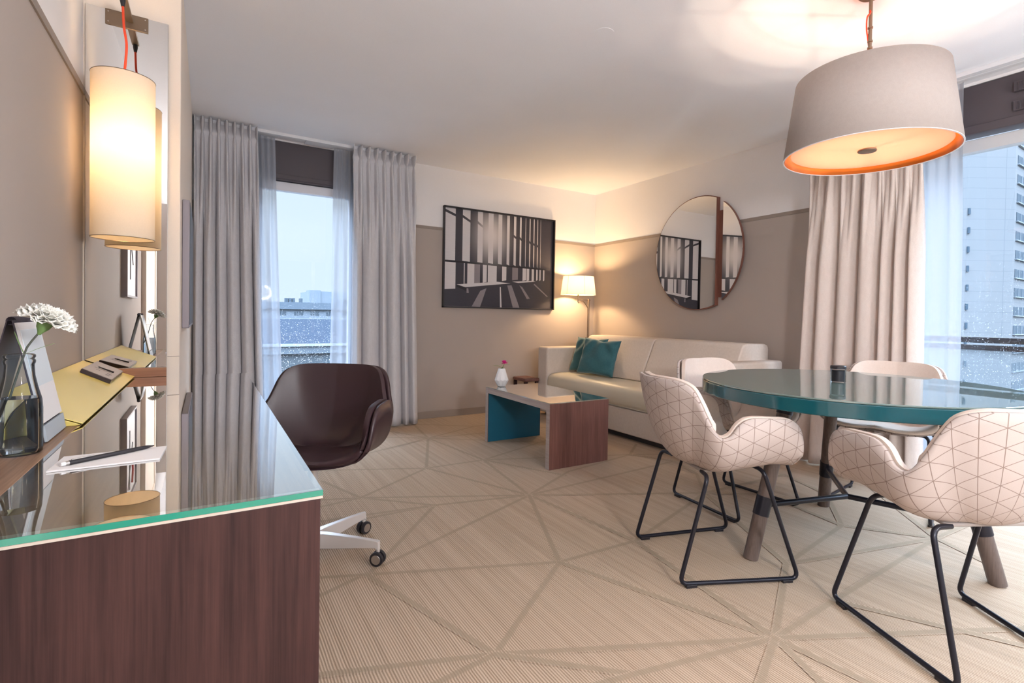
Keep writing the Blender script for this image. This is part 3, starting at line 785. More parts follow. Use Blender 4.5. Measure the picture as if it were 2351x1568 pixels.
# ------------------------------------------------------------------ round split mirror
def seg_poly(cy_, cz_, r, ycut, keep, n=96):
    pts = []
    for k in range(n):
        a = 2 * PI * k / n; y = cy_ + r * math.cos(a); z = cz_ + r * math.sin(a)
        if (keep > 0 and y >= ycut) or (keep < 0 and y <= ycut): pts.append((a, y, z))
    dz = math.sqrt(r * r - (ycut - cy_) ** 2)
    P = [(y, z) for _, y, z in pts] + [(ycut, cz_ + dz), (ycut, cz_ - dz)]
    c = (sum(p[0] for p in P) / len(P), sum(p[1] for p in P) / len(P))
    P.sort(key=lambda p: math.atan2(p[1] - c[1], p[0] - c[0])); return P
def xprism(P, x0, x1, cy0, cz0):
    mb = MB(); n = len(P); vs = [(x0, y - cy0, z - cz0) for y, z in P] + [(x1, y - cy0, z - cz0) for y, z in P]
    mb.add(vs, [tuple(range(n)), tuple(range(n, 2 * n))[::-1]] + [(k, k + n, (k + 1) % n + n, (k + 1) % n) for k in range(n)]); return mb
t_ = thing('wall_mirror', 'round wall mirror split into two pieces above the sofa', 'mirror', (XR, 3.315, 1.655))
for (cy_, r, cut, keep, th) in ((3.315, .535, 3.105, 1, .045), (3.345, .535, 3.050, -1, .030)):
    P = seg_poly(cy_, 1.655, r, cut, keep)
    c = (sum(p[0] for p in P) / len(P), sum(p[1] for p in P) / len(P))
    P2 = [(c[0] + (y - c[0]) * .985, c[1] + (z - c[1]) * .985) for y, z in P]
    ba, ga = xprism(P, -th, -.004, 3.315, 1.655), xprism(P2, -th - .002, -th - .0002, 3.315, 1.655)
    if keep < 0:      # this piece is tilted out from the wall at its outer edge
        for q in (ba, ga):
            for i_, p in enumerate(q.v):
                dy = p[1] - (cut - 3.315)
                q.v[i_] = (p[0] + dy * math.tan(math.radians(9.7)), p[1], p[2])
    bk = obj('backing', ba, M['wood_mirror'], t_, smooth=40)
    obj('mirror_glass', ga, M['mirror'], bk, smooth=0)
obj('joining_board', BX(-.014, -.001, -.30, -.10, -.42, .37), M['wood_mirror'], t_, smooth=0)

# ------------------------------------------------------------------ framed black and white picture (generic colonnade of light)
PX0, PX1, PZ0, PZ1 = 2.004, 3.352, 1.110, 2.132
t_ = thing('framed_picture', 'large black framed black and white print of light through columns on far wall', 'picture', ((PX0 + PX1) / 2, YF, (PZ0 + PZ1) / 2))
PW, PH = PX1 - PX0, PZ1 - PZ0
mb = MB(); w2, h2 = PW / 2, PH / 2; e = .012
mb.box(-w2, w2, -.04, 0, h2 - e, h2).box(-w2, w2, -.04, 0, -h2, -h2 + e).box(-w2, -w2 + e, -.04, 0, -h2, h2).box(w2 - e, w2, -.04, 0, -h2, h2)
obj('frame', mb, M['black'], t_, smooth=0)
def artmat(name, v, glow=True):
    m = mat(name, v, .45, spec=.4); t = NT(m)
    sx_ = t.n('ShaderNodeSeparateXYZ'); t.l(t.coord('Object'), sx_.inputs[0])
    dx = t.math('DIVIDE', t.math('ADD', sx_.outputs[0], .13), .17); dz = t.math('DIVIDE', t.math('SUBTRACT', sx_.outputs[2], .25), .22)
    d = t.math('ADD', t.math('MULTIPLY', dx, dx), t.math('MULTIPLY', dz, dz))
    g = t.math('POWER', 2.718, t.math('MULTIPLY', d, -1.0))
    f = t.noise(t.coord('Object', (4, 1, 60)), 3, 3)
    b = t.mix(t.math('MULTIPLY', f, .25), v, tuple(min(1, x * 1.6 + .02) for x in v))
    t.l(t.mix(t.math('MULTIPLY', g, 1.0, True), b, (.66, .62, .62)), t.b.inputs['Base Color'])
    return m
A_ = [artmat('print dark', (.035, .033, .045)), artmat('print light', (.56, .54, .56)), artmat('print mid', (.22, .20, .22)), artmat('print black', (.012, .012, .016))]
mb = MB()
iw, ih = PW - .03, PH - .03
def quad(P, mi, lay):
    # P in picture space: u 0..1 left to right, v 0..1 top to bottom
    mb.cur = mi
    mb.add([((u - .5) * iw, -.012 - .0004 * lay, (.5 - v) * ih) for u, v in P], [tuple(range(len(P)))])
quad([(0, 0), (0, 1), (1, 1), (1, 0)], 0, 0)
# tall light gaps between the columns (x0,x1), upper field
up = [(.005, .090), (.150, .215), (.280, .325), (.375, .420), (.465, .500), (.545, .570), (.610, .632), (.668, .683), (.722, .727), (.762, .771), (.803, .811), (.840, .846), (.8725, .875)]
for i, (a, b) in enumerate(up):
    quad([(a, 0), (a, .53), (b, .53 + .002 * i), (b, 0)], 1, 1)
lo = [(.005, .095), (.165, .172), (.195, .255), (.255, .305), (.330, .365), (.375, .455), (.505, .545), (.600, .655), (.700, .735), (.740, .765), (.790, .812), (.835, .850), (.868, .880), (.905, .918)]
for i, (a, b) in enumerate(lo):
    bot = (.83 - .1 * a) if a < .1 else (.80 - a * .17 if a < .6 else .70)
    if i > 10: bot = .69
    quad([(a, .55 + .01 * a), (a, bot), (b, bot - .01), (b, .55 + .01 * b)], 1 if i not in (3, 7) else 2, 1)
quad([(.0, .53), (.0, .548), (.93, .565), (.93, .55)], 3, 2)
# sloping beam behind the columns at the top
for a, b, v0, v1 in ((.005, .09, .015, .055), (.15, .215, .055, .10), (.28, .325, .10, .14), (.61, .632, .20, .22), (.668, .683, .215, .235), (.762, .771, .245, .262), (.803, .811, .262, .278), (.84, .846, .277, .292)):
    quad([(a, v0), (a, v0 + .028), (b, v1 + .026), (b, v1)], 0, 2)
quad([(.105, .775), (.18, .800), (.585, .735), (.46, .725)], 1, 2)      # bench tops
quad([(.60, .715), (.66, .725), (.83, .700), (.80, .692)], 1, 2)
quad([(.105, .776), (.105, .80), (.19, .84), (.19, .805)], 3, 2)
quad([(.31, .83), (.235, 1), (.31, 1), (.365, .80)], 2, 3)              # light falling on the floor
quad([(.485, .78), (.49, 1), (.505, 1), (.495, .78)], 1, 3)
quad([(.555, .76), (.61, 1), (.675, 1), (.595, .755)], 2, 3)
quad([(.67, .75), (.745, .90), (.775, .895), (.70, .77)], 2, 3)
quad([(.81, .735), (.95, .87), (.955, .86), (.82, .725)], 2, 3)
quad([(.19, .81), (.19, .86), (.21, .86), (.205, .81)], 2, 3)
obj('print', mb, A_, t_, smooth=0)

# television on the side of the column, seen almost edge on
t_ = thing('wall_mounted_television', 'flat television seen edge on, mounted on the column side before the grey curtain', 'television', (-.098, 3.28, 1.25))
obj('casing', BX(.001, .030, -.36, .40, -.30, .30), M['tv'], t_, smooth=0, bevel=.004)
obj('screen', BX(.030, .0315, -.35, .39, -.285, .29), M['black'], t_, smooth=0)

# ceiling inspection cover
o = obj('ceiling_cover', MB().lathe([(.053, H - .0012), (.053, H)], (1.735, 2.11, 0), n=48), M['ceiling'], smooth=0)
tag(o, 'flat round white cover plate on the ceiling', 'cover plate')

# ------------------------------------------------------------------ desk
DX1, DY0, DY1 = .158, .868, 2.718
t_ = thing('desk', 'long dark walnut desk with glass top along the left wall', 'desk', (0, 0, 0))
obj('end_panel', BX(XL + .002, DX1 - .003, DY0 + .002, DY0 + .042, 0, .7362), M['wood_dark'], t_, smooth=0, bevel=.0015)
obj('edge_strip', BX(XL + .002, DX1, DY0, DY0 + .042, .7365, .7405), M['cream_edge'], t_, smooth=0)
obj('desk_top', BX(XL + .002, DX1 - .004, DY0 + .043, DY1, .690, .7405), M['wood_strip'], t_, smooth=0)
gt = obj('glass_top', BX(-.258, DX1, DY0, DY1, .7415, .7495), M['slab'], t_, smooth=0)
obj('glass_edge', BX(-.43 + .012, DX1, DY0 - .0008, DY0, .7412, .7498), M['slab_edge'], gt, smooth=0)
obj('rear_ledge', BX(XL + .002, -.2585, DY0, DY1, .741, .7497), M['wood_strip'], t_, smooth=0, bevel=.001)
obj('upstand', BX(XL + .002, -.143, DY1 - .016, DY1 - .001, .750, .788), M['wood_back'], t_, smooth=0, bevel=.001)
for x in (-.065, .135): obj('glass_bumper', MB().lathe([(.004, .7405), (.004, .7415)], (x, DY0 + .008, 0), n=12), M['white'], t_)
# mirror above the desk
t_ = thing('desk_mirror', 'tall frameless wall mirror at the end of the desk', 'mirror', (-.281, 2.724, .79))
obj('mirror_glass', BX(-.131, .137, -.008, .0, 0, 1.455), M['mirror'], t_, smooth=0)
obj('edge_strip', BX(.1372, .1385, -.009, .0, 0, 1.455), M['steel'], t_, smooth=0)

# what the desk mirror shows of the left wall
t_ = thing('framed_picture', 'small dark framed line drawing on the left wall, reflected in the desk mirror', 'picture', (XL, 1.34, 1.37))
fr_ = MB()
for b_ in ((.0, .03, -.25, .25, .25, .262), (.0, .03, -.25, .25, -.262, -.25), (.0, .03, -.262, -.25, -.262, .262), (.0, .03, .25, .262, -.262, .262)): fr_.box(*b_)
obj('frame', fr_, M['tv'], t_, smooth=0)
obj('paper', BX(.0, .020, -.25, .25, -.25, .25), M['paper'], t_, smooth=0)
dr_ = MB(); dr_.tube([(.021, .12, .20), (.021, -.10, -.05)], .003, 6); dr_.tube([(.021, .04, .22), (.021, .04, -.15)], .003, 6)
obj('drawn_line', dr_, M['black'], t_); obj('red_mark', MB().tube([(.021, -.06, .20), (.021, -.10, .12), (.021, -.05, .05)], .009, 6), M['red_art'], t_)
dj = bpy.data.objects.new('door_1', None); COL.objects.link(dj); dj['kind'] = 'structure'; dj.location = (XL, 0, 0)
obj('door_leaf', BX(.004, .022, -.40, .42, .01, 2.05), M['column'], dj, smooth=0, bevel=.002)
obj('door_frame', BX(.0, .03, .42, .49, 0, 2.12).box(.0, .03, -.47, -.40, 0, 2.12).box(.0, .03, -.47, .49, 2.05, 2.12), M['column'], dj, smooth=0, bevel=.002)
t_ = thing('wardrobe', 'grey wardrobe behind the viewer along the left wall, reflected in the desk mirror', 'wardrobe', (XL + .16, -1.5, 0))
obj('body', BX(-.158, .14, -.55, .55, 0, 2.1), M['greycard'], t_, smooth=0)
for k in (0, 1):
    d_ = obj('door', BX(.141, .16, -.545 + .55 * k, -.005 + .55 * k, .02, 2.08), M['box_brown'], t_, smooth=0, bevel=.002)
    obj('handle', MB().tube([(.175, -.03 + .06 * k, .95), (.175, -.03 + .06 * k, 1.15)], .006, 10), M['chrome'], d_)

# hanging lamp in front of the mirror
LX, LY = -.273, 2.545
t_ = thing('wall_lamp', 'tall cylindrical linen lamp hanging on a red cord before the desk mirror', 'lamp', (LX, 2.716, 1.305))
obj('wall_plate', BX(-.078, .062, -.006, 0, .880, .940), M['bronze'], t_, smooth=0, bevel=.001)
for x in (-.068, .052):
    for z in (.890, .930): obj('screw', MB().lathe([(.0022, 0), (.0022, .0015)], (x, -.006, z), n=10, axis=Matrix.Rotation(PI / 2, 3, 'X')), M['steel'], t_)
obj('arm', BX(-.013, .013, -.215, -.006, .905, .915), M['bronze'], t_, smooth=0, bevel=.001)
obj('cord_grip', MB().lathe([(.0055, .872), (.009, .892), (.009, .905)], (0, -.205, 0), n=20), M['black'], t_)
obj('cord', MB().tube(catmull([(0, -.205, .875), (.003, -.200, .80), (.010, -.19, .74), (.006, -.178, .68), (0, -.171, .60), (0, -.171, .45)], 6), .0042, 10), M['orange_cord'], t_, smooth=60)
obj('lamp_shade', shade_mb(.099, .099, 0, .615, 0, -.171), M['shade_linen'], t_, smooth=60)
for z in (0, .615): obj('shade_ring', MB().tube([(.099 * math.cos(2 * PI * k / 60), -.171 + .099 * math.sin(2 * PI * k / 60), z) for k in range(60)], .0013, 6, closed=True), M['bronze'], t_)
obj('socket', MB().lathe([(.016, .40), (.016, .46)], (0, -.171, 0), n=20), M['white'], t_)
obj('bulb', MB().lathe([(.008, .31), (.026, .335), (.026, .37), (.012, .40)], (0, -.171, 0), n=20), M['bulb'], t_, smooth=80)

# ------------------------------------------------------------------ things on the desk
ZD = .750
# glass milk bottle with water
t_ = thing('glass_bottle', 'clear glass milk bottle half full of water at the near desk end', 'bottle', (-.3035, 1.368, ZD))
bp = [(.030, 0), (.0335, .003), (.0340, .012), (.0340, .085), (.0325, .105), (.0265, .130), (.0228, .150), (.0218, .168), (.0220, .172), (.0235, .176), (.0235, .180), (.0215, .183), (.0235, .186), (.0235, .190), (.0215, .192)]
obj('bottle_glass', MB().lathe(bp, n=56, capt=False), M['bottle'], t_, smooth=50, solid=.0012)
obj('bottle_base', MB().lathe([(.029, .001), (.031, .004), (.029, .010)], n=40), M['bottle'], t_, smooth=50)
o = obj('water', MB().lathe([(.031, .006), (.0325, .012), (.0325, .085), (.0312, .105), (.0312, .108)], n=48), M['water'], smooth=50, loc=(-.3035, 1.368, ZD))
tag(o, 'water filling the lower half of the glass bottle', 'water')
# carnation
B0 = Vector((-.3035, 1.368, ZD)); HD = Vector((-.272, 1.372, .990))
f_ = thing('carnation', 'white carnation on a dark stem standing in the glass bottle', 'flower', HD)
st = [Vector((-.335, 1.362, ZD + .022)) - HD, Vector((-.318, 1.366, ZD + .10)) - HD, Vector((-.297, 1.369, ZD + .190)) - HD, Vector((-.289, 1.370, .962)) - HD, Vector((-.002, 0, -.004))]
obj('stem', MB().tube(catmull(st, 6), .0018, 10), M['stem_dark'], f_, smooth=60)
ax = (HD - Vector((-.287, 1.371, .955))).normalized(); Q = Vector((0, 0, 1)).rotation_difference(ax).to_matrix()
obj('calyx', MB().lathe([(.0025, -.012), (.005, -.006), (.010, .002), (.0135, .014), (.012, .024)], n=24, axis=Q), M['leafgreen'], f_, smooth=60)
mb = MB(); rnd = random.Random(11)
for ring, (cnt, rad, lift, size) in enumerate(((13, .045, .004, .019), (13, .042, .014, .019), (12, .036, .024, .018), (11, .028, .033, .017), (9, .019, .039, .015), (7, .010, .042, .012))):
    for k in range(cnt):
        a = 2 * PI * k / cnt + ring * .3 + rnd.random() * .2
        d = Vector((math.cos(a), math.sin(a), 0)); s_ = Vector((-math.sin(a), math.cos(a), 0))
        ph_ = rnd.random() * 6
        def pf(u, v, d=d, s_=s_, rad=rad, lift=lift, size=size, ph_=ph_):
            w = (u - .5) * 2; r = rad * (v ** .9)
            ruf = .0042 * v * v * math.sin(5 * w + ph_) + .0016 * v * v * math.sin(13 * w + 2 * ph_)
            fr = .0015 * math.sin(17 * w + ph_) * v ** 6 - .006 * w * w * v
            p = d * (r + fr + .004) + s_ * w * size * (.25 + .85 * v) + Vector((0, 0, .014 + lift * v * (1.25 - .55 * v) + ruf))
            return Q @ p
        mb.grid(pf, 14, 7)
obj('petals', mb, M['petal'], f_, smooth=80, solid=.0005)
mb = MB(); leaf(mb, Vector((-.297, 1.369, .942)) - HD, (-.35, .0, .95), .040, .0032, -.15); leaf(mb, Vector((-.295, 1.369, .942)) - HD, (.95, -.1, .55), .050, .0010, .1)
obj('leaf', mb, M['leafgreen'], f_, smooth=60, solid=.0006)

# desk calendar tent
t_ = thing('desk_calendar', 'white spiral desk calendar standing as a tent behind the glass bottle', 'calendar', (-.335, 1.64, ZD))
def slopebox(p0, p1, th, y0, y1):
    """sheet from p0 to p1 in the XZ plane, thickness th, along y0..y1"""
    a, b = Vector((p0[0], 0, p0[1])), Vector((p1[0], 0, p1[1])); n_ = (b - a).cross(Vector((0, 1, 0))).normalized() * th
    mb = MB(); vs = []
    for y in (y0, y1):
        for q in (a, b, b + n_, a + n_): vs.append((q.x, y, q.z))
    mb.add(vs, [(0, 1, 2, 3), (7, 6, 5, 4), (0, 4, 5, 1), (1, 5, 6, 2), (2, 6, 7, 3), (3, 7, 4, 0)]); return mb
CY0, CY1 = -.19, -.022
obj('back_board', slopebox((-.060, .0), (-.004, .255), .002, CY0, CY1), M['darkcard'], t_, smooth=0)
obj('front_board', slopebox((.050, .0), (.002, .255), -.002, CY0, CY1), M['darkcard'], t_, smooth=0)
pg = obj('pages', slopebox((.0455, .040), (.0050, .250), -.004, CY0 + .004, CY1 - .003), M['paper'], t_, smooth=0)
obj('printed_panel', slopebox((.0318, .115), (.0085, .235), -.0045, CY0 + .01, CY1 - .01), mat('pale blue print', (.66, .72, .76), .5), pg, smooth=0)
obj('base_strip', slopebox((.0520, .002), (.0470, .036), -.0045, CY0, CY1), mat('blue grey card', (.42, .47, .52), .5), t_, smooth=0)
mb = MB()
for k in range(24):
    y = CY0 + .012 + k * (CY1 - CY0 - .024) / 23
    mb.tube([(-.001 + .008 * math.cos(a), y, .254 + .0085 * math.sin(a)) for a in [2 * PI * q / 12 for q in range(12)]], .0008, 6, closed=True)
obj('spiral_binding', mb, M['darkcard'], t_, smooth=60)

# sloping yellow folder with card device
t_ = thing('folder', 'yellow sloping leatherette folder lying on the desk ledge by the mirror', 'folder', (-.335, 2.15, ZD))
fold = MB(); ya, yb = -.515, .545
P = [(-.075, 0), (.070, 0), (.078, .001), (.078, .0035), (-.072, .068), (-.080, .066), (-.080, .056)]
vs = [(x, y, z) for y in (ya, yb) for x, z in P]; n = len(P)
fold.add(vs, [tuple(range(n)), tuple(range(n, 2 * n))[::-1]] + [(k, k + n, (k + 1) % n + n, (k + 1) % n) for k in range(n)])
obj('body', fold, M['yellow'], t_, smooth=0, bevel=.002)
obj('cover', slopebox((.084, .0035), (-.080, .0745), -.0025, ya - .003, yb + .003), M['yellow'], t_, smooth=0, bevel=.001)
sl = math.atan2(.0775 - .0095, -.164)
# basis of the sloping cover
dirx = Vector((-.164, 0, .071)).normalized(); nn = dirx.cross(Vector((0, 1, 0))).normalized()
if nn.z < 0: nn = -nn
def on_cover(s_, y, h): # s along the slope from the desk side
    p = Vector((.084, 0, .0040)) + dirx * s_ + nn * h; return Vector((p.x, y, p.z))
CS = [(.135, .225), (.038, .165), (.039, .480), (.136, .540)]      # corners of the little box on the cover (s, y)
def bil(a_, b_):
    p = [CS[0][k] * (1 - a_) * (1 - b_) + CS[1][k] * a_ * (1 - b_) + CS[2][k] * a_ * b_ + CS[3][k] * (1 - a_) * b_ for k in (0, 1)]; return p
def plate(a0, a1, b0, b1, h0, h1):
    mb = MB(); vs = [on_cover(*bil(a_, b_), h) + Vector((-.335, 2.15, ZD)) for a_ in (a0, a1) for b_ in (b0, b1) for h in (h0, h1)]
    mb.add(vs, [(0, 1, 3, 2), (4, 6, 7, 5), (0, 4, 5, 1), (2, 3, 7, 6), (0, 2, 6, 4), (1, 5, 7, 3)]); return mb
cs_ = thing('stationery_box', 'flat grey card box with a pen slot lying on the yellow folder', 'box', (0, 0, 0))
obj('tray', plate(0, 1, 0, 1, .003, .016), M['darkcard'], cs_, smooth=0)
obj('top_card', plate(.01, .99, .01, .99, .0162, .0176), M['greycard'], cs_, smooth=0)
q0, q1 = on_cover(*bil(.30, .50), .0205), on_cover(*bil(.82, .52), .0205)
obj('pen', MB().tube([q0 + Vector((-.335, 2.15, ZD)), q1 + Vector((-.335, 2.15, ZD))], [.0018, .0032], 10), M['black'], cs_, smooth=60)
for a0, a1, b0, b1 in ((.30, .45, .32, .335), (.70, .86, .30, .33), (.70, .84, .22, .235), (.70, .84, .17, .185), (.2, .8, .60, .606), (.2, .8, .44, .446)):
    obj('printed_line', plate(a0, a1, b0, b1, .0176, .0179), M['darkcard'], cs_, smooth=0)

# note pad and mechanical pencil on the glass
def deskpt(x, y, z): return (x, y, z)
NP = [(-.2275, 1.190), (-.067, 1.188), (-.068, 1.296), (-.2225, 1.2935)]
o = obj('notepad', MB().prism([(-.230, 1.186), (-.0725, 1.193), (-.0675, 1.297), (-.2250, 1.290)], .7497, .7527), M['paper'], smooth=0, bevel=.0003)
tag(o, 'small white notepad lying on the glass desk top', 'notepad')
pa, pb = Vector((-.215, 1.206, .7570)), Vector((-.088, 1.290, .7570)); dv = (pb - pa).normalized()
t_ = thing('pencil', 'black mechanical pencil with white eraser lying across the notepad', 'pencil', (0, 0, 0))
obj('barrel', MB().tube([pa + dv * .012, pa + dv * .10, pa + dv * .138, pb], [.0042, .0042, .0036, .0008], 14), M['black'], t_, smooth=60)
obj('eraser', MB().tube([pa, pa + dv * .007], .0036, 12), M['white'], t_, smooth=60)
obj('ferrule', MB().tube([pa + dv * .0068, pa + dv * .0125], .0039, 12), M['steel'], t_, smooth=60)
cl_ = pa + dv * .016 + Vector((0, 0, .0048))
obj('clip', MB().tube([cl_, cl_ + dv * .034], .0011, 8), M['steel'], t_, smooth=60)

# ------------------------------------------------------------------ office chair
OC = (.38, 2.31); OA = 238
t_ = thing('office_chair', 'dark brown leather swivel chair on castors at the desk', 'chair', (OC[0], OC[1], 0), math.radians(OA - 90))
make_shell(t_, M['leather'], M['leather'], RIM2)
obj('column', MB().lathe([(.028, .10), (.028, .30), (.020, .305), (.020, .43)], n=28), M['alu'], t_, smooth=40)
obj('seat_plate', BX(-.10, .10, -.12, .12, .425, .447).box(-.035, .035, -.05, .05, .385, .425), M['alu'], t_, smooth=0, bevel=.006)
for k in range(5):
    a = math.radians(-46 - (OA - 90) + 5 + 72 * k)
    d = Vector((math.cos(a), math.sin(a), 0)); s_ = Vector((-d.y, d.x, 0))
    mb = MB(); vs = []
    sec = [(.0, .020, .112, .022), (.06, .024, .114, .020), (.20, .036, .108, .014), (.285, .042, .102, .012), (.298, .030, .098, .012)]
    for (r_, z0_, z1_, w) in sec:
        for (q, z) in ((-w, z0_ + .03), (w, z0_ + .03), (w * .8, z1_), (-w * .8, z1_)): vs.append(d * r_ + s_ * q + Vector((0, 0, z)))
    fs = [(i * 4 + j, i * 4 + (j + 1) % 4, (i + 1) * 4 + (j + 1) % 4, (i + 1) * 4 + j) for i in range(len(sec) - 1) for j in range(4)] + [(0, 1, 2, 3), tuple(len(sec) * 4 - 4 + j for j in range(4))][:]
    mb.add(vs, fs); obj('base_leg', mb, M['alu'], t_, smooth=0, bevel=.003)
    c0 = d * .292
    # caster: fork stem and two wheels
    cs2 = obj('castor', MB().tube([c0 + Vector((0, 0, .10)), c0 + Vector((0, 0, .055))], .008, 14).tube([c0 + Vector((0, 0, .032)) - s_ * .020 + d * -.004, c0 + Vector((0, 0, .032)) + s_ * .020 + d * -.004], .010, 14), M['alu'], t_, smooth=50)
    for sgn in (-1, 1):
        p = c0 + s_ * (.0125 * sgn) + Vector((0, 0, .029)); 
        rot = Vector((0, 0, 1)).rotation_difference(s_ * sgn).to_matrix()
        w_ = obj('wheel', MB().lathe([(.016, -.0075), (.027, -.0075), (.029, -.004), (.029, .004), (.027, .0075), (.022, .0078), (.022, .0082)], p, n=36, axis=rot), M['black'], cs2, smooth=40)
        obj('wheel_cap', MB().lathe([(.0195, .0078), (.0185, .0095), (.010, .0100)], p, n=30, axis=rot), M['steel'], cs2, smooth=40)

# ------------------------------------------------------------------ what stands outside the windows
def hz(c): return c
M['tower'] = mat('pale blue tower cladding', (.50, .62, .74), .6)
t_n = NT(M['tower'])
def tower_mat():
    m = mat('tower cladding', (.5, .6, .7), .6); t = NT(m)
    sx_ = t.n('ShaderNodeSeparateXYZ'); t.l(t.coord('Object'), sx_.inputs[0])
    a = t.math('LESS_THAN', t.math('FRACT', t.math('DIVIDE', sx_.outputs[2], 1.55)), .035)
    b = t.math('LESS_THAN', t.math('FRACT', t.math('DIVIDE', t.math('ADD', sx_.outputs[0], 100), 5.2)), .014)
    t.l(t.mix(t.math('MULTIPLY', t.math('MAXIMUM', a, b), .6), (.125, .128, .133), (.065, .075, .088)), t.b.inputs['Base Color']); return m
TW = tower_mat()
M['twglass'] = mat('tower window glass', (.035, .055, .075), .3)
M['twframe'] = mat('tower window frame', (.18, .20, .22), .6)
t_ = thing('tower_block', 'tall pale tower block with rows of ribbon windows outside the wide window', 'building', (0, 0, 0))
dep = 78.0
def at_ray(px, depth):
    d = fw + rr * ((px - CX) / FL); k = depth; return Vector((d.x * k, d.y * k))
P0 = at_ray(2212, dep); P1 = at_ray(2321, dep)
P2 = P1 + Vector((26, 1.0)); P3 = P2 + Vector((4, 30)); P4 = P0 + Vector((4, 30))
o = obj('facade', MB().prism([tuple(P0 - P1), (0, 0), tuple(P2 - P1), tuple(P3 - P1), tuple(P4 - P1)], 0, 90), TW, t_, smooth=0, loc=(P1.x, P1.y, -22))
dr = (P2 - P1).normalized(); nrm = Vector((dr.y, -dr.x))
for k in range(24):
    z = -20.4 + 2.86 * k
    for c_ in range(3):
        a = 1.0 + 8.3 * c_
        mb = MB()
        A0 = P1 + dr * a; A1 = P1 + dr * (a + 6.3)
        def qd(mb, A, B_, z0_, z1_, h):
            n3 = nrm * h; mb.add([(A.x + n3.x, A.y + n3.y, z0_), (B_.x + n3.x, B_.y + n3.y, z0_), (B_.x + n3.x, B_.y + n3.y, z1_), (A.x + n3.x, A.y + n3.y, z1_),
                (A.x, A.y, z0_), (B_.x, B_.y, z0_), (B_.x, B_.y, z1_), (A.x, A.y, z1_)], [(0, 1, 2, 3), (0, 4, 5, 1), (1, 5, 6, 2), (2, 6, 7, 3), (3, 7, 4, 0)])
        qd(mb, A0, A1, z, z + 1.25, .05); mb.cur = 1
        qd(mb, A0 - dr * .1, A1 + dr * .1, z - .18, z - .04, .25)
        for q in (.33, .66): qd(mb, A0 + (A1 - A0) * q - dr * .05, A0 + (A1 - A0) * q + dr * .05, z, z + 1.25, .12)
        obj('ribbon_window', mb, [M['twglass'], M['twframe']], t_, smooth=0)
    if k % 2 == 0:
        e = (P1 - P0).normalized()
for k in range(12):
    e = (P1 - P0).normalized(); n3 = Vector((e.y, -e.x))
    if n3.dot(Vector((-1, -1))) < 0: n3 = -n3
    A = P0 + e * .15; z = -14 + 2.86 * 2 * k / 2
    mb = MB(); B_ = A + e * .7
    mb.prism([tuple(A), tuple(A + e * .25), tuple(A + e * .25 + n3 * .25), tuple(A + n3 * .25)], z, z + .9)
    obj('ledge', mb, M['twglass'], t_, smooth=0)

# balcony rails outside the windows
t_ = thing('balcony_rail', 'dark wet double handrail of glass balustrade outside the wide window', 'railing', (XR + .36, 0, 0))
obj('handrail', BX(-.02, .02, -1.95, 1.95, .906, .945), M['plinth'], t_, smooth=0, bevel=.004)
obj('lower_bar', BX(-.02, .02, -1.95, 1.95, .858, .892), M['plinth'], t_, smooth=0, bevel=.004)
mg = mat('balustrade glass', (.6, .75, .78), .1); tt = NT(mg)
tr = tt.n('ShaderNodeBsdfTransparent'); tr.inputs[0].default_value = (.90, .92, .93, 1)
df = tt.n('ShaderNodeBsdfTranslucent'); df.inputs[0].default_value = (.17, .18, .19, 1)
mx = tt.n('ShaderNodeMixShader'); mx.inputs[0].default_value = .22; tt.l(tr.outputs[0], mx.inputs[1]); tt.l(df.outputs[0], mx.inputs[2]); tt.l(mx.outputs[0], tt.out.inputs[0])
obj('glass_panel', BX(-.004, .004, -1.95, 1.95, -.1, .858), mg, t_, smooth=0)

# distant houses seen through the narrow window
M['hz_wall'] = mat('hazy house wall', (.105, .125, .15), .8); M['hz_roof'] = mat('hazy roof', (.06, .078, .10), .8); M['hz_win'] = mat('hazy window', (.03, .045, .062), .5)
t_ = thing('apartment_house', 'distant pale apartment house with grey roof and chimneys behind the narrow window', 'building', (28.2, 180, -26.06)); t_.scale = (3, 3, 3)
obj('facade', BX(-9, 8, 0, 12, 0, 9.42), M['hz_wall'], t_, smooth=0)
obj('roof', MB().prism([(-9, -.3), (8, -.3), (8, 12), (-9, 12)], 9.42, 10.15), M['hz_roof'], t_, smooth=0)
for bx in (-1.46, .15, -3.1, 1.75, 3.4):
    for q in (0, .24, .50, .70):
        obj('window', BX(bx + q - .05, bx + q + .07, -.06, .02, 8.80, 9.15), M['hz_win'], t_, smooth=0)
for x in (-2.15, -1.8, -1.45, -.7, 3.3, 4.0, 4.4, 4.8): obj('chimney', BX(x - .12, x + .12, 1, 2, 10.15, 10.6), M['hz_win'], t_, smooth=0)
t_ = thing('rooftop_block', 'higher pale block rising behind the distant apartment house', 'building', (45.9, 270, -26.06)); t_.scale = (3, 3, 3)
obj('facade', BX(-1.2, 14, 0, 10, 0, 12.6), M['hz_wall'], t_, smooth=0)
obj('stair_tower', BX(-1.3, .4, -.2, 3, 0, 12.75), M['hz_wall'], t_, smooth=0)
t_ = thing('neighbour_roof', 'dark blue wet flat roof with pale parapet just outside the narrow window', 'roof', (2.2, 14, 0))
obj('roof_cladding', BX(-4, 5, 0, .4, .262, .885), mat('wet blue roof sheet', (.040, .057, .088), .5), t_, smooth=0)
obj('parapet_cap', BX(-4, 5, -.15, .1, .205, .262), M['twframe'], t_, smooth=0)
obj('parapet', BX(-4, 5, -.1, .1, .02, .205), mat('grey blue wall', (.068, .086, .105), .7), t_, smooth=0)
obj('lower_wall', BX(-4, 5, .0, .3, -3, .02), mat('dark slate wall', (.036, .05, .062), .6), t_, smooth=0)

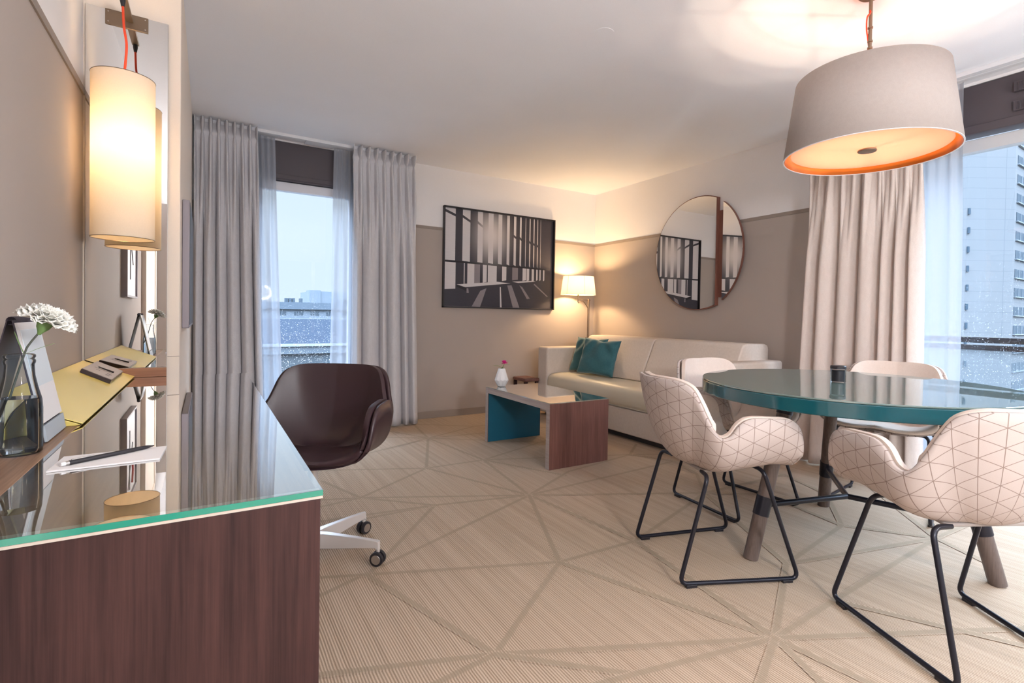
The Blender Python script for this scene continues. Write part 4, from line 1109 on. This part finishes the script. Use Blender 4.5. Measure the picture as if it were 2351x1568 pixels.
# ------------------------------------------------------------------ light
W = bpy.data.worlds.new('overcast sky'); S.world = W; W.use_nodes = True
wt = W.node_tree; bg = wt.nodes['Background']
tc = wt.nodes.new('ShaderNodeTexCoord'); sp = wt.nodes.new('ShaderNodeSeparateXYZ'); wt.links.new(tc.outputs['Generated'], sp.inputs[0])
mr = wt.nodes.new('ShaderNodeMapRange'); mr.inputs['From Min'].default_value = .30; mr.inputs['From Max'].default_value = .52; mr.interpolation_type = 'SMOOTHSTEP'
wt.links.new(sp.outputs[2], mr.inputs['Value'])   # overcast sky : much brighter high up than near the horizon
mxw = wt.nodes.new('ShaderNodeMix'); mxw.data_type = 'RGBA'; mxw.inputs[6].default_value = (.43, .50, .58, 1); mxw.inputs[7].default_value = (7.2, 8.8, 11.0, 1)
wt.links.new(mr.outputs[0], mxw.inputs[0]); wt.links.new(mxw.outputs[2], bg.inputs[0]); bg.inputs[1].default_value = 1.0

def light(name, kind, loc, energy, color, size=.05, rot=None, **kw):
    l = bpy.data.lights.new(name, kind); l.energy = energy; l.color = color
    if kind == 'POINT' or kind == 'SPOT': l.shadow_soft_size = size
    for k, v in kw.items(): setattr(l, k, v)
    o = bpy.data.objects.new(name, l); COL.objects.link(o); o.location = loc
    if rot: o.rotation_euler = rot
    return o
WARM = (1.0, .66, .34)
for a in range(3):
    A = 2 * PI * a / 3 + 1.4
    light('pendant_bulb', 'POINT', (PC[0] + .095 * math.cos(A), PC[1] + .095 * math.sin(A), 1.78 + .158), 5, (1, .80, .58), .008)
light('floor_lamp_bulb', 'POINT', (3.76 + sx, 4.76 + sy, 1.40), 34, WARM, .034)
light('wall_lamp_bulb', 'POINT', (LX, LY, 1.305 + .355), 12, WARM, .036)
# sky portals at the window openings
for (loc, rot, sx_, sz_) in (((.75, YF + .13, 1.13), (PI / 2, 0, PI), .9, 2.1), ((XR + .14, .0, 1.13), (PI / 2, 0, PI / 2), 3.8, 2.1), ((2.1, YB - .2, 1.4), (PI / 2, 0, 0), 2.2, 1.8)):
    l = bpy.data.lights.new('sky_portal', 'AREA'); l.shape = 'RECTANGLE'; l.size = sx_; l.size_y = sz_; l.cycles.is_portal = True
    o = bpy.data.objects.new('sky_portal', l); COL.objects.link(o); o.location = loc
    n_ = {0: Vector((0, -1, 0)), 1: Vector((-1, 0, 0)), 2: Vector((0, 1, 0))}[0 if loc[1] > 4 else (1 if loc[0] > 3 else 2)]
    o.rotation_euler = n_.to_track_quat('-Z', 'Y').to_euler()
# added fill lights behind the camera, shaped as hanging opal globes
for i, (x, y) in enumerate(((.9, -.9), (2.7, -1.3))):
    t_ = thing('globe_lamp', ['opal globe lamp hanging near the desk, behind the viewer', 'opal globe lamp hanging near the wide window, behind the viewer'][i], 'lamp', (x, y, 1.4))
    obj('globe', MB().lathe([(.11 * math.sin(PI * k / 16) + .001, -.11 * math.cos(PI * k / 16)) for k in range(17)], n=32), M['bulb'], t_, smooth=80)
    obj('rod', MB().tube([(0, 0, .11), (0, 0, H - 1.4)], .006, 10), M['bronze'], t_)
    light('globe_lamp_bulb', 'POINT', (x, y, 1.4), (330, 170)[i], (.93, .95, 1.0), .125)

S.view_settings.view_transform = 'Standard'; S.view_settings.look = 'None'; S.view_settings.gamma = 1; S.view_settings.use_curve_mapping = False
S.view_settings.exposure = 1.0
c = S.cycles
c.max_bounces = 10; c.diffuse_bounces = 5; c.glossy_bounces = 5; c.transmission_bounces = 8; c.transparent_max_bounces = 16
c.sample_clamp_indirect = 6; c.caustics_reflective = False; c.caustics_refractive = False; c.use_denoising = True
